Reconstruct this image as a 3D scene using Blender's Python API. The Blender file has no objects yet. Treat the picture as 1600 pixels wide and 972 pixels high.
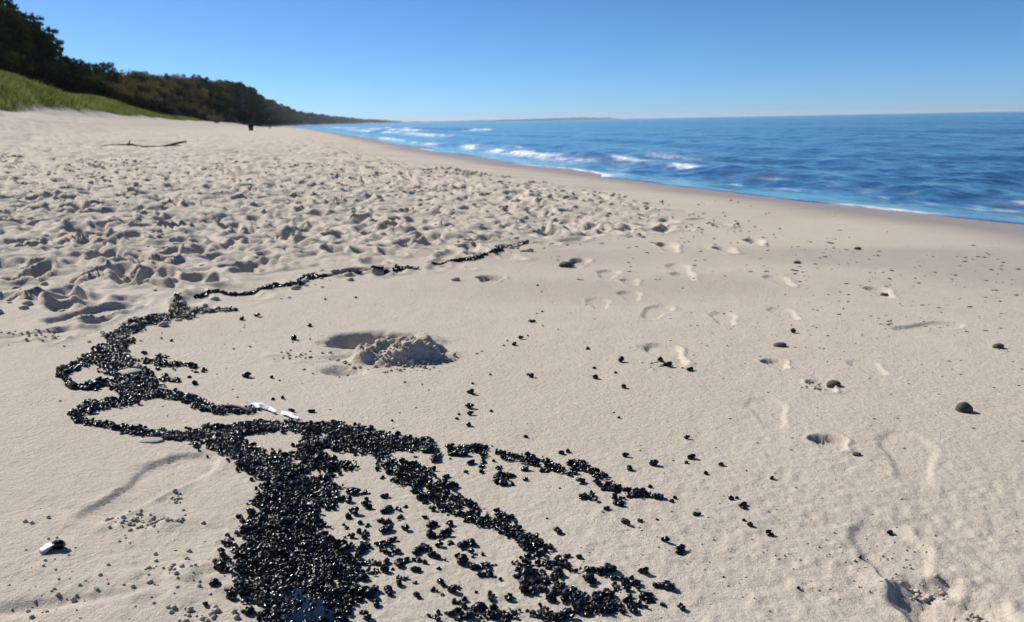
import bpy, math, random
import numpy as np
from mathutils import Matrix, Vector

R = math.radians
rng = np.random.default_rng(7)
random.seed(7)
scn = bpy.context.scene
col = scn.collection

# ------------------------------------------------------------------ camera
FPX, CX, CY = 1256.0, 800.0, 486.0           # photograph: 1600 x 972
PITCH, ROLL, CAMZ = R(13.3), R(-1.08), 1.07  # metres above the water level
cam_data = bpy.data.cameras.new('camera')
cam_data.sensor_width = 36.0
cam_data.lens = 36.0 * FPX / 1600.0
cam_data.clip_start, cam_data.clip_end = 0.05, 90000.0
cam_data.dof.use_dof = True
cam_data.dof.focus_distance = 1.35
cam_data.dof.aperture_fstop = 8.5
cam = bpy.data.objects.new('camera', cam_data)
col.objects.link(cam)
CAMM = (Matrix.Translation((0, 0, CAMZ)) @ Matrix.Rotation(R(90) - PITCH, 4, 'X') @ Matrix.Rotation(ROLL, 4, 'Z'))
cam.matrix_world = CAMM
scn.camera = cam

# ------------------------------------------------------------------ sky and sun
SUN_AZ, SUN_EL = R(-54), R(37)               # azimuth from +Y, negative = left of the view
world = bpy.data.worlds.new('World')
scn.world = world
world.use_nodes = True
wn = world.node_tree
wn.nodes.clear()
sky = wn.nodes.new('ShaderNodeTexSky')
sky.sky_type = 'NISHITA'
sky.sun_disc = False
sky.sun_elevation = SUN_EL
sky.sun_rotation = SUN_AZ
sky.altitude = 0
sky.air_density = 0.5
sky.dust_density = 0.25
sky.ozone_density = 10.0
bg = wn.nodes.new('ShaderNodeBackground')
bg.inputs['Strength'].default_value = 0.093
wo = wn.nodes.new('ShaderNodeOutputWorld')
tint = wn.nodes.new('ShaderNodeMix'); tint.data_type = 'RGBA'; tint.blend_type = 'MULTIPLY'
tint.inputs['Factor'].default_value = 1.0; tint.inputs['B'].default_value = (0.88, 1.04, 1.0, 1)   # even white balance of the whole sky
wn.links.new(sky.outputs[0], tint.inputs['A']); wn.links.new(tint.outputs['Result'], bg.inputs[0])
wn.links.new(bg.outputs[0], wo.inputs[0])
sd = bpy.data.lights.new('sun', 'SUN')
sd.energy = 5.0
sd.angle = R(0.5)
sd.color = (1.0, 0.95, 0.88)
sun = bpy.data.objects.new('sun', sd)
col.objects.link(sun)
SUNV = Vector((math.sin(SUN_AZ) * math.cos(SUN_EL), math.cos(SUN_AZ) * math.cos(SUN_EL), math.sin(SUN_EL)))
sun.rotation_euler = SUNV.to_track_quat('Z', 'Y').to_euler()
scn.view_settings.view_transform = 'Standard'
scn.view_settings.look = 'None'
scn.view_settings.exposure = 0.42
scn.view_settings.gamma = 1.0
scn.view_settings.use_curve_mapping = False
scn.render.engine = 'CYCLES'
scn.cycles.use_denoising = True
scn.cycles.max_bounces = 6
scn.cycles.transparent_max_bounces = 8
scn.cycles.caustics_reflective = False
scn.cycles.caustics_refractive = False

# ------------------------------------------------------------------ helpers
def tag(o, label=None, cat=None, group=None, kind=None):
    if label: o['label'] = label
    if cat: o['category'] = cat
    if group: o['group'] = group
    if kind: o['kind'] = kind
    return o

def link(o, parent=None):
    col.objects.link(o)
    if parent is not None: o.parent = parent
    return o

def np_mesh(name, verts, faces, smooth=True, mats=(), mat_idx=None, attrs=None):
    """faces: (n,3) or (n,4) int array"""
    me = bpy.data.meshes.new(name)
    verts = np.ascontiguousarray(verts, dtype=np.float32)
    faces = np.ascontiguousarray(faces, dtype=np.int32)
    k = faces.shape[1]
    me.vertices.add(len(verts)); me.vertices.foreach_set('co', verts.ravel())
    me.loops.add(faces.size); me.loops.foreach_set('vertex_index', faces.ravel())
    me.polygons.add(len(faces))
    me.polygons.foreach_set('loop_start', np.arange(0, faces.size, k, dtype=np.int32))
    me.polygons.foreach_set('loop_total', np.full(len(faces), k, dtype=np.int32))
    for m in mats: me.materials.append(m)
    if mat_idx is not None: me.polygons.foreach_set('material_index', np.ascontiguousarray(mat_idx, dtype=np.int32))
    me.polygons.foreach_set('use_smooth', np.full(len(faces), smooth, dtype=bool))
    for an, av in (attrs or {}).items():
        a = me.attributes.new(an, 'FLOAT', 'POINT')
        a.data.foreach_set('value', np.ascontiguousarray(av, dtype=np.float32).ravel())
    me.update(calc_edges=True)
    return me

def sstep(a, b, x):
    t = np.clip((x - a) / (b - a), 0, 1)
    return t * t * (3 - 2 * t)

def _hash(ix, iy, seed):
    h = (ix.astype(np.uint32) * np.uint32(374761393) + iy.astype(np.uint32) * np.uint32(668265263)
         + np.uint32((seed * 2246822519) & 0xffffffff))
    h = (h ^ (h >> np.uint32(13))) * np.uint32(1274126177)
    h = h ^ (h >> np.uint32(16))
    return (h & np.uint32(0xffff)).astype(np.float32) / np.float32(32767.5) - np.float32(1)

def noise(x, y, seed=0):
    """value noise, -1..1"""
    fx = np.floor(x); fy = np.floor(y)
    ix = fx.astype(np.int64); iy = fy.astype(np.int64)
    tx = (x - fx).astype(np.float32); ty = (y - fy).astype(np.float32)
    tx = tx * tx * tx * (tx * (tx * 6 - 15) + 10); ty = ty * ty * ty * (ty * (ty * 6 - 15) + 10)
    a = _hash(ix, iy, seed); b = _hash(ix + 1, iy, seed)
    c = _hash(ix, iy + 1, seed); d = _hash(ix + 1, iy + 1, seed)
    return (a + (b - a) * tx) * (1 - ty) + (c + (d - c) * tx) * ty

def rnoise(x, y, lam, seed=0):
    """noise of wavelength lam with rotated axes"""
    c, s = math.cos(0.6 + seed * 1.3), math.sin(0.6 + seed * 1.3)
    return noise((c * x - s * y) / lam, (s * x + c * y) / lam, seed)

def fbm(x, y, lam, octv=3, seed=0, gain=0.5):
    t = 0; a = 1.0; n = 0
    for i in range(octv):
        t = t + a * rnoise(x, y, lam / 2 ** i, seed + i); n += a; a *= gain
    return t / n

# ------------------------------------------------------------------ lie of the land
_SY = np.array([-300, -60, -20, 0, 7.6, 14, 23.4, 80, 200, 400, 600, 900, 1500, 2500, 4000, 6000, 9000, 14000.])
_SX = np.array([95, 24.5, 12.9, 7.0, 4.8, 2.35, -0.7, -15.5, -48, -106, -160, -232, -352, -500, -680, -748, -760, -780.])
def shore_x(y): return np.interp(y, _SY, _SX)
def inland(x, y): return (shore_x(y) - x) * 0.96      # metres inland from the waterline

_PD = np.array([-4000, -300, -60, -12, -3.6, -1.8, -.75, 1.2, 2.6, 4.5, 6.7, 9.2, 11, 13.3, 15, 16.6, 18.3, 20, 30, 60, 4000.])
_PZ = np.array([-14, -9, -4, -1.0, -.22, -.08, 0, .14, .26, .38, .45, .55, .65, .86, 1.14, 1.52, 1.92, 2.05, 2.3, 2.8, 4.])
_BY = np.array([-400, 0, 40, 60, 100, 150, 220, 300, 400, 600, 900, 1500, 2500, 4000, 9000, 14000.])
_BH = np.array([1.0, 1.0, 1.0, 1.4, 3.4, 6.3, 9.5, 12.0, 11.5, 20, 19, 12, 8, 8, 2, 1.])
_AY = np.array([-400, 0, 30, 48, 62, 80, 98, 115, 400.])
_AH = np.array([2.0, 2.1, 2.2, 2.2, 1.7, 1.2, 0.7, 0.1, 0.])
def bluff_start(y):
    return np.interp(y, [0, 60, 150, 9000], [25, 24.5, 20.5, 20]) - 8.2 * np.exp(-((y - 345) / 85.) ** 2)
def base_z(x, y):
    d = inland(x, y)
    z = np.interp(d, _PD, _PZ)
    hum = 1 + 0.28 * noise(y / 11., d / 9., 31)
    z = z + np.interp(y, _AY, _AH) * hum * sstep(17.8, 23.5, d + 0.8 * noise(x / 6, y / 6, 32))
    b0 = bluff_start(y)
    z = z + np.interp(y, _BY, _BH) * sstep(b0, b0 + 9, d + 0.9 * noise(x / 9, y / 9, 33))
    z = z + 0.012 * rnoise(x, y, 1.7, 41) + 0.05 * rnoise(x, y, 6., 42) * sstep(6, 11, d)
    return z

# pixels of the photograph -> ray -> point where it meets the ground
_R3 = np.array(CAMM.to_3x3())
def ray(px, py):
    v = np.stack([(np.asarray(px, float) - CX) / FPX, (CY - np.asarray(py, float)) / FPX, -np.ones_like(np.asarray(px, float))], -1)
    return v @ _R3.T
def unproject(px, py):
    d = ray(np.atleast_1d(px), np.atleast_1d(py))
    d = d / np.linalg.norm(d, axis=1)[:, None]
    t = np.full(len(d), 0.3); act = np.arange(len(d))
    for _ in range(250):
        da, ta = d[act], t[act]
        gap = CAMZ + da[:, 2] * ta - base_z(da[:, 0] * ta, da[:, 1] * ta)
        t[act] = ta + np.maximum(gap, 0) * .9 / (np.maximum(-da[:, 2], 0) + .09)
        act = act[(gap > 0.0004) & (t[act] < 2000)]
        if not len(act): break
    return d[:, 0] * t, d[:, 1] * t, t
def world_at(px, py):
    x, y, t = unproject(px, py)
    return float(x[0]), float(y[0]), float(t[0])

# ------------------------------------------------------------------ materials
def mat(name):
    m = bpy.data.materials.new(name); m.use_nodes = True
    nt = m.node_tree; nt.nodes.clear()
    out = nt.nodes.new('ShaderNodeOutputMaterial')
    return m, nt, out
def N(nt, t, **kw):
    n = nt.nodes.new(t)
    for k, v in kw.items():
        if k in n.inputs: n.inputs[k].default_value = v
        else: setattr(n, k, v)
    return n
def principled(name, color, rough=0.6, spec=0.5, var=0.25, scale=8.0, bump=0.0, bscale=40.0, color2=None):
    m, nt, out = mat(name)
    p = N(nt, 'ShaderNodeBsdfPrincipled'); p.inputs['Roughness'].default_value = rough
    p.inputs['Specular IOR Level'].default_value = spec
    tc = N(nt, 'ShaderNodeTexCoord'); nz = N(nt, 'ShaderNodeTexNoise'); nz.inputs['Scale'].default_value = scale
    nz.inputs['Detail'].default_value = 4
    nt.links.new(tc.outputs['Object'], nz.inputs['Vector'])
    mx = N(nt, 'ShaderNodeMix', data_type='RGBA')
    c = Vector(color); c2 = Vector(color2) if color2 else c * (1 - 2 * var)
    mx.inputs['A'].default_value = (*(c2), 1); mx.inputs['B'].default_value = (*(c if color2 else c * (1 + var)), 1)
    rmp = N(nt, 'ShaderNodeMapRange'); rmp.inputs['From Min'].default_value = .3; rmp.inputs['From Max'].default_value = .7
    nt.links.new(nz.outputs['Fac'], rmp.inputs['Value'])
    nt.links.new(rmp.outputs[0], mx.inputs['Factor']); nt.links.new(mx.outputs['Result'], p.inputs['Base Color'])
    if bump:
        n2 = N(nt, 'ShaderNodeTexNoise'); n2.inputs['Scale'].default_value = bscale; n2.inputs['Detail'].default_value = 5
        nt.links.new(tc.outputs['Object'], n2.inputs['Vector'])
        b = N(nt, 'ShaderNodeBump'); b.inputs['Strength'].default_value = 0.6; b.inputs['Distance'].default_value = bump
        nt.links.new(n2.outputs['Fac'], b.inputs['Height']); nt.links.new(b.outputs[0], p.inputs['Normal'])
    nt.links.new(p.outputs[0], out.inputs[0])
    return m

def sand_material():
    m, nt, out = mat('beach_sand')
    L = nt.links.new
    p = N(nt, 'ShaderNodeBsdfPrincipled')
    geo = N(nt, 'ShaderNodeNewGeometry')
    def tex(scale, detail=3, rough=.55):
        n = N(nt, 'ShaderNodeTexNoise'); n.inputs['Scale'].default_value = scale
        n.inputs['Detail'].default_value = detail; n.inputs['Roughness'].default_value = rough
        L(geo.outputs['Position'], n.inputs['Vector']); return n.outputs['Fac']
    def mr(v, a, b, c=0., d=1.):
        n = N(nt, 'ShaderNodeMapRange'); n.inputs['From Min'].default_value = a; n.inputs['From Max'].default_value = b
        n.inputs['To Min'].default_value = c; n.inputs['To Max'].default_value = d
        L(v, n.inputs['Value']); return n.outputs[0]
    def mix(f, a, b, mode='MIX'):
        n = N(nt, 'ShaderNodeMix', data_type='RGBA', blend_type=mode)
        if isinstance(f, float): n.inputs['Factor'].default_value = f
        else: L(f, n.inputs['Factor'])
        for k, v in (('A', a), ('B', b)):
            if isinstance(v, tuple): n.inputs[k].default_value = (*v, 1)
            else: L(v, n.inputs[k])
        return n.outputs['Result']
    def attr(nm):
        n = N(nt, 'ShaderNodeAttribute'); n.attribute_name = nm; return n.outputs['Fac']
    c = mix(mr(tex(1.3, 4), .3, .7), (.472, .405, .328), (.520, .455, .376))
    c = mix(mr(tex(28, 4), .3, .75), c, (.50, .45, .375))
    c = mix(mr(tex(9, 5, .7), .55, .8, 0, .45), c, (.40, .365, .315))
    # separate grains
    c = mix(mr(tex(800, 2, .7), .45, .30, 0, .75), c, (.15, .125, .10))
    c = mix(mr(tex(700, 2, .6), .62, .75, 0, .5), c, (.70, .66, .58))
    c = mix(mr(tex(230, 3, .7), .42, .28, 0, .6), c, (.20, .165, .13))
    wet = attr('wet')
    c = mix(wet, c, (.275, .215, .17))
    veg = attr('veg')
    soil = mix(mr(tex(.8, 5, .7), .35, .65), (.034, .030, .016), (.045, .050, .018))
    soil = mix(attr('grassy'), soil, mix(mr(tex(1.5, 5, .7), .35, .65), (.12, .13, .040), (.17, .19, .05)))
    c = mix(veg, c, soil)
    L(c, p.inputs['Base Color'])
    L(mr(wet, 0., 1., .92, .30), p.inputs['Roughness'])
    L(mr(wet, 0., 1., .12, .5), p.inputs['Specular IOR Level'])
    b1 = N(nt, 'ShaderNodeBump'); b1.inputs['Distance'].default_value = .002; b1.inputs['Strength'].default_value = .8
    L(tex(520, 3, .7), b1.inputs['Height'])
    b2 = N(nt, 'ShaderNodeBump'); b2.inputs['Distance'].default_value = .007; b2.inputs['Strength'].default_value = .5
    L(tex(90, 4, .6), b2.inputs['Height']); L(b1.outputs[0], b2.inputs['Normal'])
    L(b2.outputs[0], p.inputs['Normal'])
    L(p.outputs[0], out.inputs[0])
    return m

def water_material():
    m, nt, out = mat('sea_water')
    L = nt.links.new
    geo = N(nt, 'ShaderNodeNewGeometry')
    def tex(sc, detail=3):
        mp = N(nt, 'ShaderNodeMapping'); mp.inputs['Scale'].default_value = sc; mp.inputs['Rotation'].default_value = (0, 0, R(16))
        L(geo.outputs['Position'], mp.inputs['Vector'])
        n = N(nt, 'ShaderNodeTexNoise'); n.inputs['Scale'].default_value = 1; n.inputs['Detail'].default_value = detail
        L(mp.outputs[0], n.inputs['Vector']); return n.outputs['Fac']
    def attr(nm):
        n = N(nt, 'ShaderNodeAttribute'); n.attribute_name = nm; return n.outputs['Fac']
    bst = N(nt, 'ShaderNodeMapRange'); bst.inputs['From Min'].default_value = .03; bst.inputs['From Max'].default_value = .12
    bst.inputs['To Min'].default_value = .05; bst.inputs['To Max'].default_value = .7; L(attr('depth'), bst.inputs['Value'])
    bumps = None
    for sc, dist in (((5.5, 2.6, 1), .05), ((1.2, .45, 1), .45), ((16., 9., 1), .012)):
        b = N(nt, 'ShaderNodeBump'); b.inputs['Distance'].default_value = dist; b.inputs['Strength'].default_value = .7
        L(tex(sc), b.inputs['Height']); L(bst.outputs[0], b.inputs['Strength'])
        if bumps is not None: L(bumps, b.inputs['Normal'])
        bumps = b.outputs[0]
    deep = N(nt, 'ShaderNodeBsdfDiffuse')
    mx = N(nt, 'ShaderNodeMix', data_type='RGBA')
    mx.inputs['A'].default_value = (.085, .125, .110, 1); mx.inputs['B'].default_value = (.020, .075, .076, 1)
    mr = N(nt, 'ShaderNodeMapRange'); mr.inputs['From Max'].default_value = 1.4; L(attr('depth'), mr.inputs['Value'])
    L(mr.outputs[0], mx.inputs['Factor']); L(mx.outputs['Result'], deep.inputs['Color'])
    tr = N(nt, 'ShaderNodeBsdfTransparent'); tr.inputs['Color'].default_value = (.86, .93, .95, 1)
    md = N(nt, 'ShaderNodeMapRange'); md.inputs['From Max'].default_value = .50; L(attr('depth'), md.inputs['Value'])
    body = N(nt, 'ShaderNodeMixShader'); L(md.outputs[0], body.inputs[0]); L(tr.outputs[0], body.inputs[1]); L(deep.outputs[0], body.inputs[2])
    gl = N(nt, 'ShaderNodeBsdfGlossy'); gl.inputs['Roughness'].default_value = .12; gl.inputs['Color'].default_value = (.76, .90, .86, 1); L(bumps, gl.inputs['Normal'])
    fr = N(nt, 'ShaderNodeFresnel'); fr.inputs['IOR'].default_value = 1.27; L(bumps, fr.inputs['Normal'])
    s = N(nt, 'ShaderNodeMixShader'); L(fr.outputs[0], s.inputs[0]); L(body.outputs[0], s.inputs[1]); L(gl.outputs[0], s.inputs[2])
    foam = N(nt, 'ShaderNodeBsdfDiffuse'); foam.inputs['Color'].default_value = (.82, .84, .85, 1)
    fa = N(nt, 'ShaderNodeMath', operation='MULTIPLY'); L(attr('foam'), fa.inputs[0])
    fm = N(nt, 'ShaderNodeMapRange'); fm.inputs['From Min'].default_value = .35; fm.inputs['From Max'].default_value = .6
    fm.inputs['To Min'].default_value = .35; fm.inputs['To Max'].default_value = 1.1
    L(tex((9, 4, 4), 4), fm.inputs['Value']); L(fm.outputs[0], fa.inputs[1]); fa.use_clamp = True
    s2 = N(nt, 'ShaderNodeMixShader'); L(fa.outputs[0], s2.inputs[0]); L(s.outputs[0], s2.inputs[1]); L(foam.outputs[0], s2.inputs[2])
    L(s2.outputs[0], out.inputs[0])
    return m

def tar_material():
    m, nt, out = mat('black_tar')
    L = nt.links.new
    p = N(nt, 'ShaderNodeBsdfPrincipled')
    p.inputs['Base Color'].default_value = (.004, .0045, .006, 1)
    p.inputs['Roughness'].default_value = .2
    p.inputs['Specular IOR Level'].default_value = .32
    geo = N(nt, 'ShaderNodeNewGeometry'); nz = N(nt, 'ShaderNodeTexNoise'); nz.inputs['Scale'].default_value = 420; nz.inputs['Detail'].default_value = 3
    L(geo.outputs['Position'], nz.inputs['Vector'])
    b = N(nt, 'ShaderNodeBump'); b.inputs['Distance'].default_value = .0012; b.inputs['Strength'].default_value = .7
    L(nz.outputs['Fac'], b.inputs['Height']); L(b.outputs[0], p.inputs['Normal'])
    n2 = N(nt, 'ShaderNodeTexNoise'); n2.inputs['Scale'].default_value = 60; L(geo.outputs['Position'], n2.inputs['Vector'])
    mr = N(nt, 'ShaderNodeMapRange'); mr.inputs['From Min'].default_value = .35; mr.inputs['From Max'].default_value = .65
    mr.inputs['To Min'].default_value = .06; mr.inputs['To Max'].default_value = .36
    L(n2.outputs['Fac'], mr.inputs['Value']); L(mr.outputs[0], p.inputs['Roughness'])
    L(p.outputs[0], out.inputs[0])
    return m

def leaf_material(name, c1, c2, trans=.25):
    m, nt, out = mat(name)
    L = nt.links.new
    geo = N(nt, 'ShaderNodeNewGeometry'); oi = N(nt, 'ShaderNodeObjectInfo')
    nz = N(nt, 'ShaderNodeTexNoise'); nz.inputs['Scale'].default_value = .55; nz.inputs['Detail'].default_value = 5
    L(geo.outputs['Position'], nz.inputs['Vector'])
    ad = N(nt, 'ShaderNodeMath', operation='MULTIPLY_ADD'); L(oi.outputs['Random'], ad.inputs[0]); ad.inputs[1].default_value = .35
    L(nz.outputs['Fac'], ad.inputs[2])
    mr = N(nt, 'ShaderNodeMapRange'); mr.inputs['From Min'].default_value = .4; mr.inputs['From Max'].default_value = .95
    L(ad.outputs[0], mr.inputs['Value'])
    mx = N(nt, 'ShaderNodeMix', data_type='RGBA'); mx.inputs['A'].default_value = (*c1, 1); mx.inputs['B'].default_value = (*c2, 1)
    L(mr.outputs[0], mx.inputs['Factor'])
    d = N(nt, 'ShaderNodeBsdfDiffuse'); t = N(nt, 'ShaderNodeBsdfTranslucent')
    L(mx.outputs['Result'], d.inputs[0]); L(mx.outputs['Result'], t.inputs[0])
    s = N(nt, 'ShaderNodeMixShader'); s.inputs[0].default_value = trans
    L(d.outputs[0], s.inputs[1]); L(t.outputs[0], s.inputs[2]); L(s.outputs[0], out.inputs[0])
    return m

M_SAND, M_WATER, M_TAR = sand_material(), water_material(), tar_material()
M_PINE = leaf_material('pine_needles', (.016, .030, .014), (.035, .058, .022), .18)
M_BROAD = leaf_material('broad_leaves', (.028, .045, .014), (.060, .075, .022), .25)
M_BRUSH = leaf_material('brown_brush', (.11, .088, .046), (.165, .145, .060), .25)
M_GRASS = leaf_material('dune_grass', (.12, .155, .038), (.34, .35, .11), .45)
M_FAR = leaf_material('far_foliage', (.026, .052, .024), (.045, .078, .030), .2)
M_BARK = principled('bark', (.075, .055, .042), .9, .2, .3, 3, .02, 8)
M_STONE = principled('dark_stone', (.075, .062, .055), .75, .4, .3, 60, .002, 200)
M_GREY = principled('grey_stone', (.34, .315, .285), .85, .4, .15, 80, .001, 300)
M_SHELL = principled('pale_shell', (.44, .46, .49), .35, .5, .25, 60, .0006, 200)
M_WHITE = principled('white_scrap', (.86, .86, .85), .25, .6, .04, 60, .001, 120)
M_WOOD = principled('driftwood', (.085, .068, .055), .9, .3, .3, 14, .004, 60)
M_PALEWOOD = principled('pale_twig', (.27, .215, .20), .8, .3, .2, 60, .001, 220)
M_CLOD = principled('damp_sand_clod', (.45, .392, .315), .95, .1, .12, 60, .002, 260)
M_SKIN = principled('skin', (.42, .27, .20), .6, .4, .05, 10)
M_DARK = principled('dark_cloth', (.016, .017, .024), .9, .2, .15, 10)
M_RED = principled('dark_red_cloth', (.060, .018, .024), .9, .2, .15, 10)

# ------------------------------------------------------------------ the beach: one sheet out to the far coast
fine = np.arange(-R(39), R(39), .0025)
gw = []; a = R(39); st = .004
while a < math.pi - .08: gw.append(a); st = min(st * 1.22, .13); a += st
gw = np.array(gw)
PHI = np.concatenate([-gw[::-1], fine, gw, [math.pi]])
rr = [0.32]
while rr[-1] < 2: rr.append(rr[-1] * 1.0042)
while rr[-1] < 9: rr.append(rr[-1] * 1.0034)
while rr[-1] < 62: rr.append(rr[-1] * 1.0055)
while rr[-1] < 420: rr.append(rr[-1] * 1.013)
while rr[-1] < 14000: rr.append(rr[-1] * 1.035)
RAD = np.array(rr)
nr, nc = len(RAD), len(PHI)
RG, PG = np.meshgrid(RAD, PHI, indexing='ij')
X = RG * np.sin(PG); Y = RG * np.cos(PG)
CELL = np.maximum(RG * np.where(RG < 2, .0042, np.where(RG < 9, .0034, .0055)), .002)
D = inland(X, Y)
Z0 = base_z(X, Y)
DZ = np.zeros_like(Z0)
def lod(lam): return sstep(1.2, 3.0, lam / CELL)

# where people have trampled the dry sand
EY = np.array([-30, 0, 1, 1.7, 2.3, 3.0, 3.6, 4.3, 4.9, 5.6, 8, 15, 40, 90, 400.])
ED = np.array([10, 9.2, 8.7, 8.2, 7.5, 6.9, 6.2, 5.6, 4.7, 3.9, 3.5, 3.5, 2.6, 2.4, 2.4])
edge = np.interp(Y, EY, ED)
near = RG < 140
e = D - edge + np.where(near, .45 * rnoise(X, Y, 1.1, 51) + .25 * rnoise(X, Y, .35, 52), 0)
CH = sstep(-.25, 1.1, e) * (1 - .7 * sstep(17, 19, D))
CH = np.where((RG < 400), CH, 0)
m = near & (CH > .001)
x, y = X[m], Y[m]
f = np.zeros(m.sum(), np.float32)
am = 1 + .5 * sstep(4, 14, RG[m])
f += .009 * fbm(x, y, .55, 2, 61) * lod(.5)[m]
rg = 1 - np.abs(rnoise(x, y, .34, 63)); f += .022 * am * (.2 - rg ** 5) * lod(.3)[m]
rg = 1 - np.abs(rnoise(x, y, .15, 64)); f += .020 * am * (.2 - rg ** 4) * lod(.13)[m]
rg = 1 - np.abs(rnoise(x, y, .07, 67)); f += .010 * (.25 - rg ** 3) * lod(.07)[m]
rg = 1 - np.abs(rnoise(x, y, .85, 68)); f += .075 * sstep(9, 22, RG[m]) * (.2 - rg ** 4) * lod(.7)[m]
rg = 1 - np.abs(rnoise(x, y, .5, 69)); f += .05 * sstep(8, 16, RG[m]) * (.2 - rg ** 4) * lod(.45)[m]
f += .011 * rnoise(x, y, .055, 65) * lod(.055)[m] + .007 * rnoise(x, y, .026, 66) * lod(.026)[m]
DZ[m] += f * CH[m]
# single footprints trodden over one another
NP = 10500
u = rng.random(NP)
fy = 1.2 + 60 * u ** 1.7
fd = 2.5 + 15 * rng.random(NP)
fx = shore_x(fy) - fd / .96
fr = np.hypot(fx, fy); fp = np.arctan2(fx, fy)
keep = (np.abs(fp) < R(46)) & (fr < 62)
ffe = fd - np.interp(fy, EY, ED)
keep &= (ffe + .5 * rng.random(NP) > .15)
for x0, y0, r0, p0 in zip(fx[keep], fy[keep], fr[keep], fp[keep]):
    ks = .72 + .28 * min(1., r0 / 9); L_ = rng.uniform(.07, .15) * ks; W_ = rng.uniform(.04, .075) * ks; R_ = L_ * 2.3
    i0, i1 = np.searchsorted(RAD, [r0 - R_, r0 + R_]); da = R_ / r0
    j0, j1 = np.searchsorted(PHI, [p0 - da, p0 + da])
    if i1 - i0 < 2 or j1 - j0 < 2: continue
    xs = X[i0:i1, j0:j1] - x0; ys = Y[i0:i1, j0:j1] - y0
    an = rng.normal(R(16), .5); c, s = math.cos(an), math.sin(an)
    q = np.sqrt(((xs * c + ys * s) / W_) ** 2 + ((-xs * s + ys * c) / L_) ** 2) + .30 * noise(xs * 16 + x0 * 50, ys * 16, 5)
    dep = rng.uniform(.014, .050) * (0.6 + .8 * min(1, r0 / 9))
    dep *= min(1., .25 + .5 * max(0., float(inland(x0, y0) - np.interp(y0, EY, ED)) + .5))
    DZ[i0:i1, j0:j1] += -dep * np.exp(-np.clip(q, 0, 9) ** 5) + dep * .34 * np.exp(-((q - 1.35) / .30) ** 2)

# smooth, washed sand: faint undulation, run-up lines, coarse grain to the right
sm = (RG < 16) & (CH < .99)
x, y = X[sm], Y[sm]; w = 1 - CH[sm]
f = .0040 * fbm(x, y, .42, 3, 71) * lod(.3)[sm] + .0012 * fbm(x, y, .06, 2, 74) * lod(.05)[sm]
gr = sstep(-.35, .6, x - .12 * y + .35 * rnoise(x, y, .5, 75))
f += (.0008 + .0016 * gr) * rnoise(x, y, .015, 76) * lod(.014)[sm] + .0012 * gr * rnoise(x, y, .0085, 77) * lod(.0085)[sm]
lw = x * .35 + y + .06 * fbm(x, y, .5, 2, 78)              # stacked run-up ripples, lower left
rp = sstep(.1, -.5, x) * sstep(2.2, 1.2, y)
f += .0016 * rp * (noise(lw * 30, x * 1.3, 79)) * lod(.03)[sm]
DZ[sm] += f * w

def stamp(px, py, length, width, ang, depth, rim=.25, tread=0., part=(-1, 1), lump=.0, soft=.12):
    """a shoe print: px,py in the photograph, ang degrees to the right of straight ahead"""
    x0, y0, _ = world_at(px, py)
    Rm = length; kf = min(60., .30 / max(.004, math.hypot(x0, y0) * .0045))
    if .1 < length < .295 and depth < .016: depth *= .75; rim *= .5; soft = max(soft, .16)
    mk = (np.abs(X - x0) < Rm) & (np.abs(Y - y0) < Rm)
    xs, ys = X[mk] - x0, Y[mk] - y0
    c, s = math.cos(R(ang)), math.sin(R(ang))
    v = (xs * s + ys * c) / (length / 2); h = (xs * c - ys * s) / (width / 2)
    waist = .80 + .20 * np.cos((v - .55) * 3.3)
    q = np.sqrt((h / np.maximum(waist, .55)) ** 2 + np.clip(np.abs(v), 0, 3) ** 2.6) + .10 * noise(xs * kf * .6 + px, ys * kf * .6, 9) + .05 * noise(xs * kf + px, ys * kf, 10)
    inside = sstep(1 + soft, 1 - soft, q) * sstep(part[0] - .12, part[0] + .06, v) * sstep(part[1] + .12, part[1] - .06, v)
    ring = np.exp(-((q - 1.22) / .16) ** 2) * sstep(part[0] - .2, part[0], v) * sstep(part[1] + .2, part[1], v)
    dz = -depth * inside + depth * rim * ring * (.5 + .9 * noise(xs * kf * .7, ys * kf * .7, 11))
    if tread: dz += tread * inside * np.sign(np.sin(v * length / 2 * 2 * math.pi / .013 + 1.2 * np.sin(h * 3))) * .5
    dz += (lump * .6 + .0012) * (inside + ring) * (noise(xs * kf * .5, ys * kf * .5, 12) + .5 * noise(xs * kf, ys * kf, 13))
    DZ[mk] = DZ[mk] * (1 - .8 * inside) + dz

stamp(243, 755, .30, .125, 16, .0062, .35, .0014, lump=.001)
stamp(1042, 553, .23, .10, -6, .012, .35, .003, lump=.004)
stamp(1213, 568, .085, .075, 0, .011, .25, .0035)
stamp(1297, 693, .085, .075, 5, .013, .3, .0035)
stamp(1200, 643, .20, .09, 8, .006, .2, .0015)
stamp(1420, 712, .27, .11, 20, .004, .3, .0012)
stamp(1405, 880, .26, .11, 12, .008, .35, .001)
stamp(1492, 972, .21, .13, 14, .018, .25, .002, lump=.005, soft=.5)
stamp(765, 436, .14, .12, 0, .020, .2, .002)
stamp(905, 410, .24, .10, 12, .016, .3)
stamp(950, 428, .2, .1, 12, .012, .3)
stamp(985, 441, .16, .08, 0, .012, .5, lump=.004)
stamp(985, 462, .18, .09, 0, .012, .3)
stamp(935, 473, .2, .09, 0, .009, .2)
stamp(1025, 487, .24, .1, 25, .008, .4)
stamp(1130, 498, .2, .09, 10, .006, .4)
stamp(1062, 420, .28, .11, 0, .012, .3)
stamp(1070, 432, .2, .1, 0, .012, .3)
stamp(1180, 379, .35, .12, 10, .02, .3)
stamp(1135, 391, .3, .12, 0, .02, .3)
stamp(1045, 386, .4, .12, 5, .02, .3)
stamp(1450, 510, .28, .09, 70, .010, .5)
stamp(1375, 456, .22, .1, 10, .014, .4)
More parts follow.
